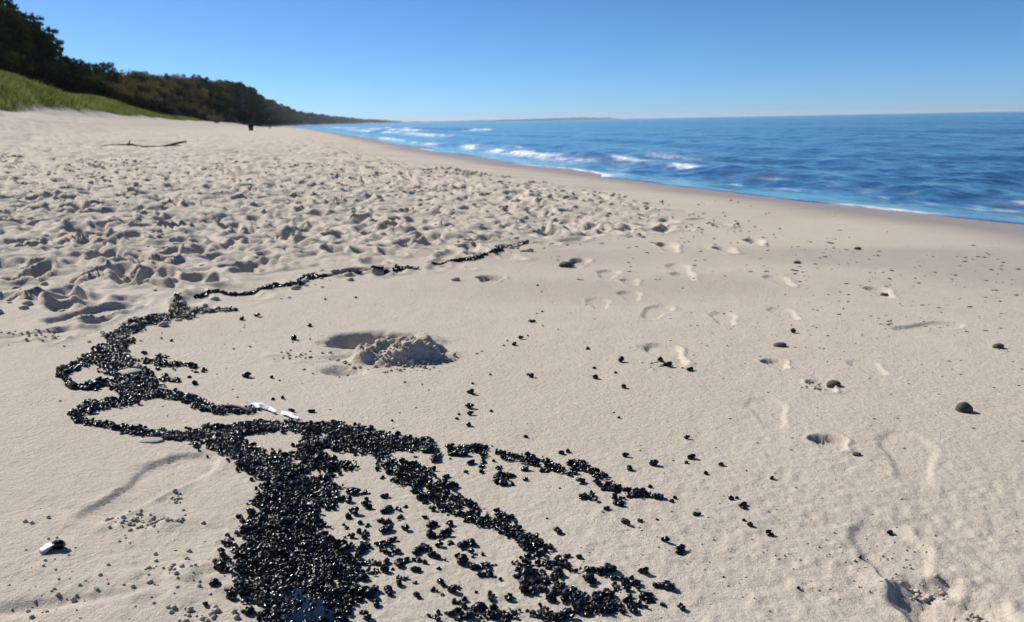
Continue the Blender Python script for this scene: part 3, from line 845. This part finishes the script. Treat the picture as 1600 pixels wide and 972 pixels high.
def lump_label(px, py, w):
    size = 'tiny' if w < 8 else ('small' if w < 16 else ('medium' if w < 26 else 'large clustered'))
    if abs(px - 1063) < 8 and abs(py - 859) < 8: return 'largest lone black lump, wedge-shaped, on open sand right of the bands'
    if px > 1250: place = 'alone on the open sand far right of the black bands'
    elif px > 1030 and py > 640: place = 'scattered past the right end of the upper black band'
    elif py > 860 and px > 900: place = 'beyond the lower end of the right-hand black band'
    elif py > 760 and px < 760 and px > 500: place = 'between the big black pile and the right-hand band'
    elif py > 690 and px > 500: place = 'on the sand beside the right-hand black bands'
    elif py > 540 and px > 700: place = 'on the smooth sand to the right of the dug pit'
    elif px > 400 and py < 690: place = 'on the smooth sand near the dug pit'
    elif px < 400 and py < 690: place = 'straying right of the far winding black band'
    else: place = 'on the left rim of the big black pile'
    return '%s glossy black lump %s' % (size, place)
singles = []          # px, py, width in px
for ox_, oy_, zs, pts in LISTS:
    for (a_, b_, w_) in pts: singles.append((ox_ + a_ / zs, oy_ + b_ / zs, w_ / zs))
sx, sy, stt = unproject([s_[0] for s_ in singles], [s_[1] + s_[2] * .12 for s_ in singles])
n_single = 0
for (px, py, w_), x0, y0, t0 in zip(singles, sx, sy, stt):
    wm = w_ / FPX * t0 * .96
    aspect = w_
    if w_ < 11: meshes = SINGLE
    elif w_ < 18: meshes = CLUMP[2]
    elif w_ < 25: meshes = CLUMP[3]
    elif w_ < 30: meshes = CLUMP[4]
    else: meshes = CLUMP[6]
    o = link(bpy.data.objects.new('tar_lump', random.choice(meshes)))
    rad = wm / 2
    zsc = min(rad * 1.15, .0075 + rad * .35)
    o.scale = (rad, rad * random.uniform(.75, 1.0), zsc)
    o.rotation_euler = (0, 0, random.uniform(-.5, .5) + random.choice([0, math.pi]))
    o.location = (x0, y0, gz(x0, y0) - .0012)
    tag(o, lump_label(px, py, w_), 'lump', 'loose black lumps on the sand')
    n_single += 1
# black bands and piles: strokes traced from the photograph (x, y, half-width) pairs, density
ST = [((278,462,6),(276,487,13),1),((276,488,9),(365,484,6),.55),((292,492,15),(215,506,18),1),((215,506,20),(182,530,20),1),((187,530,24),(165,560,28),1),
 ((165,552,22),(100,580,11),.7),((95,585,9),(112,603,9),.9),((110,605,5),(150,607,7),.8),((175,560,32),(205,590,32),.9),((150,598,12),(215,600,28),1),((200,560,12),(310,575,11),.42),
 ((240,590,9),(300,597,8),.22),((215,597,30),(225,615,32),1),((225,613,24),(290,622,12),1),((295,622,11),(330,640,15),1),((330,642,13),(392,643,11),.95),((225,620,18),(150,635,14),1),
 ((150,633,18),(120,650,11),1),((120,656,9),(200,672,12),1),((200,674,13),(275,682,12),1),((275,681,13),(340,680,22),1),((330,680,25),(400,668,22),1),((400,666,14),(560,675,24),1),
 ((560,678,26),(625,690,22),.9),((340,690,30),(420,730,38),1),((420,722,38),(480,770,42),1),((480,695,20),(505,730,32),1),((520,690,26),(590,705,24),.85),((545,728,16),(500,720,25),.8),
 ((445,770,40),(455,800,48),1),((450,800,46),(445,850,72),1),((445,850,76),(455,905,90),1),((455,905,86),(478,960,66),1),((478,960,62),(470,1010,56),1),((505,860,46),(548,900,24),.95),
 ((515,790,16),(470,760,30),.9),((612,725,24),(655,750,32),0.60),((655,750,30),(700,790,26),0.60),((700,790,24),(780,815,22),0.57),((780,815,19),(830,852,15),0.57),((830,850,22),(872,892,19),0.52),
 ((825,880,15),(835,920,24),0.60),((840,910,20),(880,930,24),0.50),((880,935,20),(950,955,26),0.57),((690,962,14),(880,964,18),.45),((705,704,8),(760,702,16),.56),((760,706,14),(820,720,12),.52),
 ((820,715,14),(850,730,10),.52),((845,726,17),(890,740,13),.58),((900,727,14),(938,744,11),1),((950,764,17),(1000,776,9),.8),((1000,772,6),(1030,780,7),.7),((968,782,8),(968,790,8),1),
 ((655,690,16),(682,712,11),.5),((500,735,14),(520,790,12),.4),((640,700,10),(600,700,10),.5),
 ((580,800,60),(720,900,70),.07),((560,900,40),(800,950,30),.08),((640,700,30),(1000,800,26),.08),((230,560,40),(330,600,26),.10),((900,900,50),(980,940,40),.14),((560,780,26),(580,930,20),.08),
 ((310,459,2),(420,452,2.5),1),((420,450,3),(470,445,4),1),((470,438,5),(490,433,6),.9),((490,434,2),(580,424,3.5),.9),((520,430,5),(560,428,5),.6),((590,422,2),(650,421,2),.8),
 ((680,412,2.5),(740,406,3),1),((740,406,3),(780,392,4.5),1),((780,388,4),(822,379,4),1)]
HOLES = [(437, 690, 44, 9), (497, 742, 16, 6), (215, 655, 70, 12), (130, 594, 24, 6), (195, 583, 16, 5)]
cand = []
for (x0, y0, r0), (x1, y1, r1), den in ST:
    ln_ = math.hypot(x1 - x0, y1 - y0) + r0 + r1
    nn = int(ln_ * (r0 + r1) * .95) + 40
    t = rng.uniform(-.05, 1.05, nn); rr_ = r0 + (r1 - r0) * np.clip(t, 0, 1)
    an = rng.random(nn) * 6.283; q = np.sqrt(rng.random(nn)) * (1.55 if r0 > 5 else 1.1)
    px = x0 + (x1 - x0) * t + np.cos(an) * q * rr_; py = y0 + (y1 - y0) * t + np.sin(an) * q * rr_ * .46
    rag = noise(px / 17., py / 8., 3) + .8 * noise(px / 7., py / 3.5, 4)
    inb = (1 - sstep(.70, 1.12, q + .34 * rag)) if r0 > 5 else 1.
    th = .5 + .5 * noise(px / 13., py / 6., 5) + .22 * noise(px / 6., py / 3., 6)
    keep_ = (rng.random(nn) < inb) & (th < den * 1.15 + .02)
    cand += [(a_, b_, den, min(r0, r1)) for a_, b_, k_ in zip(px, py, keep_) if k_]
cand = np.array(cand); rng.shuffle(cand)
for hx_, hy_, hw_, hh_ in HOLES:
    q = ((cand[:, 0] - hx_) / hw_) ** 2 + ((cand[:, 1] - hy_) / hh_) ** 2 + .25 * rng.normal(size=len(cand))
    cand = cand[(q > 1) | (rng.random(len(cand)) < .03)]
bx, by, bt = unproject(cand[:, 0], cand[:, 1])
gridd = {}; acc = []
for i in range(len(cand)):
    x0, y0 = bx[i], by[i]
    thin = cand[i, 3] < 5.5
    s_ = (.0018 + .0026 * rng.random() ** 1.5 if not thin else rng.uniform(.004, .008)) * (1.7 if rng.random() < .12 else 1)
    cell_ = .012; gx_, gy_ = int(x0 // cell_), int(y0 // cell_)
    okk = True
    for ii in (-1, 0, 1):
        for jj in (-1, 0, 1):
            for (xa, ya, sa) in gridd.get((gx_ + ii, gy_ + jj), ()):
                if (xa - x0) ** 2 + (ya - y0) ** 2 < (.62 * (s_ + sa)) ** 2: okk = False; break
            if not okk: break
        if not okk: break
    if okk:
        gridd.setdefault((gx_, gy_), []).append((x0, y0, s_)); acc.append((x0, y0, s_, cand[i, 2]))
acc = np.array(acc)
# how crowded each lump is decides how high it is heaped
cnt = np.array([sum(len(gridd.get((int(a_[0] // .012) + ii, int(a_[1] // .012) + jj), ())) for ii in (-1, 0, 1) for jj in (-1, 0, 1)) for a_ in acc])
order = np.argsort(-(acc[:, 2] / np.hypot(acc[:, 0], acc[:, 1])) * (acc[:, 3] > .3))
n_ind = max(0, 300 - n_single)
ind = set(order[:n_ind].tolist())
PV = [lump_shape(500 + i, I2 if i < 12 else I1, .78) for i in range(24)]
for i_, (v_, f_) in enumerate(PV):
    tl = Matrix.Rotation(.9 * math.sin(i_ * 2.1), 3, 'X') @ Matrix.Rotation(.8 * math.cos(i_ * 1.7), 3, 'Y')
    PV[i_] = (v_ @ np.array(tl).T, f_)
VV, FF = [], []; o = 0
zz = ground(acc[:, 0], acc[:, 1])
band_meshes = [np_mesh('tar_lump', v, f, True, [M_TAR]) for v, f in PV[:8]]
for i, (x0, y0, s_, dn) in enumerate(acc):
    lift = s_ * .35 + min(cnt[i], 14) / 14. * .004 * rng.random()
    an = rng.random() * 6.28
    if i in ind:
        ob = link(bpy.data.objects.new('tar_lump', band_meshes[i % 8])); ob.location = (x0, y0, zz[i] + lift); ob.scale = (s_ * 1.15,) * 3
        ob.rotation_euler = (0, 0, an)
        tag(ob, 'glossy black lump crowded among others in the ' + ('near pile at the bottom edge' if y0 < 1.12 and x0 < -.1 else 'black bands of the foreground'), 'lump', 'black lumps crowded in the pile'); continue
    v, f = PV[rng.integers(0, 24)]
    c, sn = math.cos(an), math.sin(an)
    w_ = v * (s_ * np.array([1.15, 1.15, rng.uniform(.9, 1.4)]))
    w_ = np.stack([w_[:, 0] * c - w_[:, 1] * sn + x0, w_[:, 0] * sn + w_[:, 1] * c + y0, w_[:, 2] + zz[i] + lift], -1)
    VV.append(w_); FF.append(f + o); o += len(v)
me = np_mesh('black_lump_bands', np.vstack(VV), np.vstack(FF), False, [M_TAR])
tag(link(bpy.data.objects.new('black_lump_bands', me)), 'winding bands and pile of countless small glossy black lumps on the sand', 'lumps', kind='stuff')

# dark wet puddle at the near end of the pile
pm, nt, out = mat('dark_puddle_water')
p = N(nt, 'ShaderNodeBsdfPrincipled'); p.inputs['Base Color'].default_value = (.004, .008, .016, 1); p.inputs['Roughness'].default_value = .06
geo = N(nt, 'ShaderNodeNewGeometry'); nz = N(nt, 'ShaderNodeTexNoise'); nz.inputs['Scale'].default_value = 70; nt.links.new(geo.outputs['Position'], nz.inputs['Vector'])
b = N(nt, 'ShaderNodeBump'); b.inputs['Distance'].default_value = .002; b.inputs['Strength'].default_value = .4; nt.links.new(nz.outputs['Fac'], b.inputs['Height'])
nt.links.new(b.outputs[0], p.inputs['Normal']); nt.links.new(p.outputs[0], out.inputs[0])
pts = []
for k in range(48):
    an = k / 48 * 6.283; q = 1 + .18 * math.sin(3 * an + 1) + .10 * math.sin(7 * an) + .06 * math.sin(13 * an + 2)
    pts.append((462 + 50 * q * math.cos(an), 972 + 42 * q * math.sin(an) - 10 * math.cos(an)))
ux, uy, _ = unproject([q[0] for q in pts], [q[1] for q in pts]); mz = float(ground(ux, uy).mean()) + .0052
cv = [(float(ux.mean()), float(uy.mean()), mz)] + [(a_, b_, mz - .002) for a_, b_ in zip(ux, uy)]
inn = [((a_ - ux.mean()) * .9 + ux.mean(), (b_ - uy.mean()) * .9 + uy.mean(), mz) for a_, b_ in zip(ux, uy)]
cv += inn
cf = [(0, 49 + k, 49 + (k + 1) % 48) for k in range(48)] + [(49 + k, 1 + k, 1 + (k + 1) % 48, 49 + (k + 1) % 48) for k in range(48)]
me = py_mesh('puddle', cv, cf, pm)
tag(link(bpy.data.objects.new('puddle', me)), kind='structure')

# ------------------------------------------------------------------ stones, shell, wood
def stone(px, py, w_, hgt, m_, label, name='stone', seed=1, sink=.25, ry=.75, yaw=0., grp=None):
    x0, y0, t0 = world_at(px, py); rad = w_ / FPX * t0 / 2 * .82
    v, f = I3
    r_ = 1 + .22 * n3(v, 1.3, seed) + .08 * n3(v, 3., seed + 3)
    v = v * r_[:, None] * np.array([rad, rad * ry, hgt * rad])
    me_ = np_mesh(name, v, f, True, [m_])
    ob = link(bpy.data.objects.new(name, me_)); ob.location = (x0, y0, gz(x0, y0) + hgt * rad * (1 - 2 * sink)); ob.rotation_euler = (0, 0, yaw)
    return tag(ob, label, 'stone', grp)
stone(1505, 641, 27, .85, M_STONE, 'rounded dark brown stone alone on the smooth sand at the far right', seed=2, sink=.36)
stone(1303, 603, 24, .75, M_STONE, 'dark brown stone at the edge of a crumbled heel mark', seed=5, sink=.35)
stone(1218, 541, 22, .45, M_STONE, 'flat dark stone just above a ribbed heel print on the right', seed=8, sink=.3)
stone(1560, 544, 17, .6, M_STONE, 'small dark stone near the right edge of the picture', seed=11, sink=.3)
stone(1339, 712, 15, .5, M_STONE, 'small flat stone beside the nearer heel print on the right', seed=14, sink=.3)
stone(884, 417, 27, .55, M_STONE, 'flat near-black stone on the edge of the trampled sand', seed=17, sink=.25)
stone(712, 438, 18, .5, M_GREY, 'small grey stone left of the round heel hollow', seed=20, sink=.25)
stone(203, 583, 40, .34, M_GREY, 'flat grey stone ringed by black lumps in the far winding band', seed=23, sink=.42, ry=.8)
stone(237, 689, 44, .16, M_GREY, 'flat grey stone slab showing under the lower edge of the left black loop', seed=26, sink=.40, ry=.6)
stone(485, 791, 15, .6, M_SHELL, 'small white pebble set in the right edge of the black pile', seed=29, sink=.1)
stone(1382, 458, 14, .5, M_STONE, 'small brown stone lying in a print on the upper right sand', seed=33, sink=.3)
stone(1245, 412, 14, .55, M_STONE, 'small dark stone high on the smooth sand toward the water', seed=37, sink=.3)
stone(1340, 389, 13, .5, M_STONE, 'small dark stone nearest the wet sand by the water', seed=41, sink=.3)
# shell: half a valve lying hollow side to the right
x0, y0, t0 = world_at(80, 857)
v, f = [], []
for i in range(9):
    for k in range(17):
        a_ = i / 8; b_ = (k / 16 - .5) * math.pi
        rr_ = a_ * (.032 + .003 * math.cos(6 * b_)); q = a_ ** 1.5
        v.append((rr_ * math.cos(b_) - .016, rr_ * math.sin(b_) * .85, .016 * (1 - q) - .001 + .0012 * math.sin(k * 2.2) * a_))
for i in range(8):
    for k in range(16): f.append((i * 17 + k, i * 17 + k + 1, (i + 1) * 17 + k + 1, (i + 1) * 17 + k))
me = py_mesh('shell', v, f, M_SHELL)
ob = link(bpy.data.objects.new('shell', me)); ob.location = (x0, y0, gz(x0, y0) + .001); ob.rotation_euler = (R(10), R(-14), R(150)); ob.scale = (.7, .7, .7)
md_ = ob.modifiers.new('thick', 'SOLIDIFY'); md_.thickness = .0018; md_.offset = 0
tag(ob, 'pale bluish broken shell propped up on the sand at the lower left', 'shell')
stone(92, 858, 22, .75, M_TAR, 'black wedge standing in for the shadow of the pale shell at lower left', seed=45, sink=.1)  # black solid put in as the dark shadow the shell casts on its right

def branch(name, pts, rads, m_, label, cat, sub=None, side=()):
    tubes = [tube(pts, rads, 8)] + [tube(q, rq, 5) for q, rq in side]
    v, f = join_tubes(tubes); me_ = py_mesh(name, v, f, m_)
    return tag(link(bpy.data.objects.new(name, me_)), label, cat)
# long driftwood branch on the upper beach
bp = [(152, 228), (175, 227), (195, 226.5), (202, 225.5), (225, 229), (250, 229), (262, 227), (275, 224), (292, 221)]
ptsw = []
Db = world_at(222, 229.5)[1]
for i, (a_, b_) in enumerate(bp):
    r_ = ray(a_, b_); x_ = float(r_[0] / r_[1]) * Db; y_ = Db + .05 * math.sin(i * 1.3)
    ptsw.append((x_, y_, max(CAMZ + float(r_[2] / r_[1]) * Db, gz(x_, y_) + .012)))
branch('driftwood_branch', ptsw, [.010, .016, .022, .036, .020, .020, .028, .034, .022], M_WOOD, 'long dark driftwood branch, one end lifted, on the upper beach below the grassy dune', 'branch',
       side=[([ptsw[3], (ptsw[3][0] + .10, ptsw[3][1] - .1, ptsw[3][2] + .12)], [.03, .012]), ([ptsw[6], (ptsw[6][0] + .25, ptsw[6][1] + .25, ptsw[6][2] - .02)], [.03, .01])])
# pinkish twig and white scrap beside the black lumps
def px_path(pp, lift):
    xs_, ys_, _ = unproject([q[0] for q in pp], [q[1] for q in pp]); zs_ = ground(xs_, ys_)
    return [(a_, b_, c_ + l_) for a_, b_, c_, l_ in zip(xs_, ys_, zs_, lift)]
branch('twig', px_path([(352, 640), (364, 641), (374, 643), (388, 647), (396, 648)], [.009, .010, .010, .008, .005]), [.002, .003, .0034, .003, .0015], M_PALEWOOD,
       'short pinkish grey twig tangled in the black lumps', 'twig')
def scrap(pp, half, lift, label):
    xs_, ys_, ts_ = unproject([q[0] for q in pp], [q[1] for q in pp]); zs_ = ground(xs_, ys_)
    v, f = [], []
    n_ = len(pp)
    for i in range(n_):
        j = min(i + 1, n_ - 1); k = max(i - 1, 0)
        t_ = Vector((xs_[j] - xs_[k], ys_[j] - ys_[k], 0)).normalized(); s2 = Vector((-t_.y, t_.x, 0))
        for w in (-1, -.4, .3, 1):
            q = Vector((xs_[i], ys_[i], zs_[i] + lift * (.5 + .5 * math.sin(i * 2.1 + w * 2)) + .002 + .006 * (w > 0) * (1 - abs(2 * i / (n_ - 1) - 1)))) + s2 * half * w * (.35 + .65 * math.sin(math.pi * (i + .6) / (n_ + .2)))
            q += Vector((random.uniform(-.004, .004), random.uniform(-.005, .005), random.uniform(0, .003))); v.append(q)
    for i in range(n_ - 1):
        for k in range(3): f.append((i * 4 + k, i * 4 + k + 1, (i + 1) * 4 + k + 1, (i + 1) * 4 + k))
    me_ = py_mesh('white_scrap', v, f, M_WHITE, False); ob = link(bpy.data.objects.new('white_scrap', me_))
    md2 = ob.modifiers.new('thick', 'SOLIDIFY'); md2.thickness = .0015
    return tag(ob, label, 'scrap')
scrap([(384, 633), (392, 634), (399, 637), (406, 639), (413, 641), (420, 644), (430, 647)], .007, .002, 'bright white curled scrap lying along the upper edge of the black lumps')
scrap([(440, 649), (450, 651), (460, 654), (468, 657)], .004, .002, 'smaller white sliver just right of the bright white scrap')

# crumbs of damp sand round the prints and the pit, too many to count
VV, FF = [], []; o = 0
PC = [lump_shape(700 + i, I1, .5) for i in range(10)]
CR = [(230, 812, 62, 12, 60, 7), (275, 780, 12, 8, 14, 7), (275, 905, 60, 40, 40, 7), (110, 870, 110, 70, 30, 6), (120, 935, 110, 40, 26, 7), (300, 962, 60, 14, 26, 10), (635, 557, 54, 15, 150, 9), (600, 566, 90, 22, 110, 7), (470, 556, 40, 9, 26, 5),
      (1440, 915, 50, 14, 30, 8), (1040, 570, 34, 9, 20, 5), (1280, 605, 24, 8, 16, 5), (1500, 960, 40, 16, 30, 8), (60, 523, 70, 14, 34, 5), (1380, 870, 80, 40, 30, 5),
      (1150, 860, 260, 100, 110, 4), (400, 560, 350, 90, 60, 4), (1300, 520, 300, 110, 120, 3.4), (1050, 345, 180, 30, 110, 4.5)]
nq = 11000
qy = 1.6 + 13 * rng.random(nq) ** 1.2; qd = np.interp(qy, EY, ED) - .3 + 9 * rng.random(nq) ** 1.3; qx = shore_x(qy) - qd / .96
cl = noise(qx / .35, qy / .35, 95) + .7 * noise(qx / .12, qy / .12, 96)
okq = (cl + rng.normal(0, .25, nq) > .25) & (np.abs(np.arctan2(qx, qy)) < R(42))
qx, qy = qx[okq], qy[okq]; qz = ground(qx, qy)
for a_, b_, z_ in zip(qx, qy, qz):
    s_ = (.005 + .020 * rng.random() ** 2.2) * (.6 + .08 * b_); v, f = PC[rng.integers(0, 10)]
    VV.append(v * s_ * np.array([1.1, 1.1, .75]) + np.array([a_, b_, z_ + s_ * .2])); FF.append(f + o); o += len(v)
for cx_, cy_, w_, h_, n_, spx in CR:
    px = cx_ + rng.normal(size=n_) * w_ * .55; py = np.minimum(cy_ + rng.normal(size=n_) * h_ * .55, 1040)
    xs_, ys_, ts_ = unproject(px, py); zs_ = ground(xs_, ys_)
    for a_, b_, t_, z_ in zip(xs_, ys_, ts_, zs_):
        s_ = spx / FPX * t_ * .5 * rng.uniform(.35, 1.15); v, f = PC[rng.integers(0, 10)]
        VV.append(v * s_ + np.array([a_, b_, z_ + s_ * .3])); FF.append(f + o); o += len(v)
me = np_mesh('sand_crumbs', np.vstack(VV), np.vstack(FF), True, [M_CLOD])
tag(link(bpy.data.objects.new('sand_crumbs', me)), 'crumbs of damp sand strewn over the beach', 'sand', kind='stuff')

# small flat dark flecks scattered over the sand
VV, FF = [], []; o = 0
for cx_, cy_, w_, h_, n_, spx in [(1430, 450, 190, 70, 190, 5), (1100, 400, 240, 40, 110, 5), (1300, 620, 300, 120, 120, 3.5), (1000, 560, 240, 110, 70, 3), (1150, 850, 260, 100, 120, 3), (200, 900, 180, 90, 60, 3.5), (850, 345, 260, 26, 80, 6)]:
    px = cx_ + rng.uniform(-1, 1, n_) * w_; py = np.minimum(cy_ + rng.uniform(-1, 1, n_) * h_, 1030)
    xs_, ys_, ts_ = unproject(px, py); zs_ = ground(xs_, ys_); kp = inland(xs_, ys_) > 1.
    for a_, b_, t_, z_ in zip(xs_[kp], ys_[kp], ts_[kp], zs_[kp]):
        s_ = spx / FPX * t_ * .5 * (.3 + .9 * rng.random() ** 2); v, f = PC[rng.integers(0, 10)]
        VV.append(v * s_ * np.array([1.4, .9, .5]) + np.array([a_, b_, z_ + s_ * .1])); FF.append(f + o); o += len(v)
me = np_mesh('dark_flecks', np.vstack(VV), np.vstack(FF), True, [M_STONE])
tag(link(bpy.data.objects.new('dark_flecks', me)), 'tiny dark flecks strewn over the smooth sand', 'grit', kind='stuff')

# ------------------------------------------------------------------ two people far along the beach
def body(name, joints, edges, rads, loc, yaw, label, cloth_fn):
    me_ = bpy.data.meshes.new(name); me_.from_pydata(joints, edges, [])
    ob = link(bpy.data.objects.new(name, me_))
    sk = ob.modifiers.new('skin', 'SKIN'); ob.modifiers.new('sub', 'SUBSURF').levels = 1
    for i, r_ in enumerate(rads):
        me_.skin_vertices[0].data[i].radius = (r_, r_); me_.skin_vertices[0].data[i].use_root = (i == 0)
    dg = bpy.context.evaluated_depsgraph_get(); ev = ob.evaluated_get(dg)
    nm = bpy.data.meshes.new_from_object(ev); ob.modifiers.clear(); ob.data = nm
    nm.materials.clear()
    for m_ in (M_SKIN, M_RED, M_DARK): nm.materials.append(m_)
    for p_ in nm.polygons: p_.material_index = cloth_fn(p_.center); p_.use_smooth = True
    ob.location = loc; ob.rotation_euler = (0, 0, yaw)
    return tag(ob, label, 'person', 'people far along the beach')
J = [(0, 0, .95), (0, 0, 1.2), (0, 0, 1.42), (0, 0, 1.53), (0, -.02, 1.66), (.19, 0, 1.40), (.25, .02, 1.12), (.23, -.08, .88), (-.19, 0, 1.40), (-.25, .02, 1.12), (-.23, -.08, .88),
     (.10, 0, .90), (.12, -.06, .50), (.12, .02, .08), (.12, -.14, .04), (-.10, 0, .90), (-.12, .10, .50), (-.12, .22, .10), (-.12, .10, .04)]
E = [(0, 1), (1, 2), (2, 3), (3, 4), (2, 5), (5, 6), (6, 7), (2, 8), (8, 9), (9, 10), (0, 11), (11, 12), (12, 13), (13, 14), (0, 15), (15, 16), (16, 17), (17, 18)]
RR = [.16, .16, .15, .06, .11, .075, .055, .04, .075, .055, .04, .10, .07, .05, .04, .10, .07, .05, .04]
kx = col_dir(421); Dp = 140.
body('person', J, E, RR, (kx * Dp, Dp, gz(kx * Dp, Dp)), R(15), 'distant person in a dark red top and dark trousers walking by the headland foot',
     lambda c: 2 if c.z < .92 else (0 if c.z > 1.5 or (abs(c.x) > .19 and c.z < .95) else 1))
J2 = [(0, 0, .14), (0, .02, .42), (0, -.06, .62), (0, -.12, .70), (0, -.16, .80), (.18, -.06, .58), (.22, -.22, .40), (.10, -.40, .36), (-.18, -.06, .58), (-.22, -.22, .40), (-.10, -.40, .36),
      (.12, -.06, .14), (.14, -.38, .44), (.14, -.52, .07), (.14, -.66, .05), (-.12, -.06, .14), (-.14, -.38, .44), (-.14, -.52, .07), (-.14, -.66, .05)]
kx = col_dir(392); Dp = 82.
body('person', J2, E, [q * 1.12 for q in RR], (kx * Dp, Dp, gz(kx * Dp, Dp) - .02), R(200), 'distant person in black sitting hunched on the sand with knees drawn up',
     lambda c: 2)

# ------------------------------------------------------------------ haze over the bay
hz, nt, out = mat('sea_haze')
pv = N(nt, 'ShaderNodeVolumePrincipled'); pv.inputs['Color'].default_value = (.80, .88, 1.0, 1); pv.inputs['Density'].default_value = 0.00006
pv.inputs['Anisotropy'].default_value = .2
nt.links.new(pv.outputs[0], out.inputs['Volume'])
bx0, bx1, by0, by1, bz0, bz1 = -16000, 32000, -15000, 32000, -16, 62
v = [(bx0, by0, bz0), (bx1, by0, bz0), (bx1, by1, bz0), (bx0, by1, bz0), (bx0, by0, bz1), (bx1, by0, bz1), (bx1, by1, bz1), (bx0, by1, bz1)]
f = [(0, 3, 2, 1), (4, 5, 6, 7), (0, 1, 5, 4), (1, 2, 6, 5), (2, 3, 7, 6), (3, 0, 4, 7)]
me = py_mesh('haze', v, f, hz, False)
tag(link(bpy.data.objects.new('haze', me)), 'thin bluish sea haze', 'haze', kind='stuff')
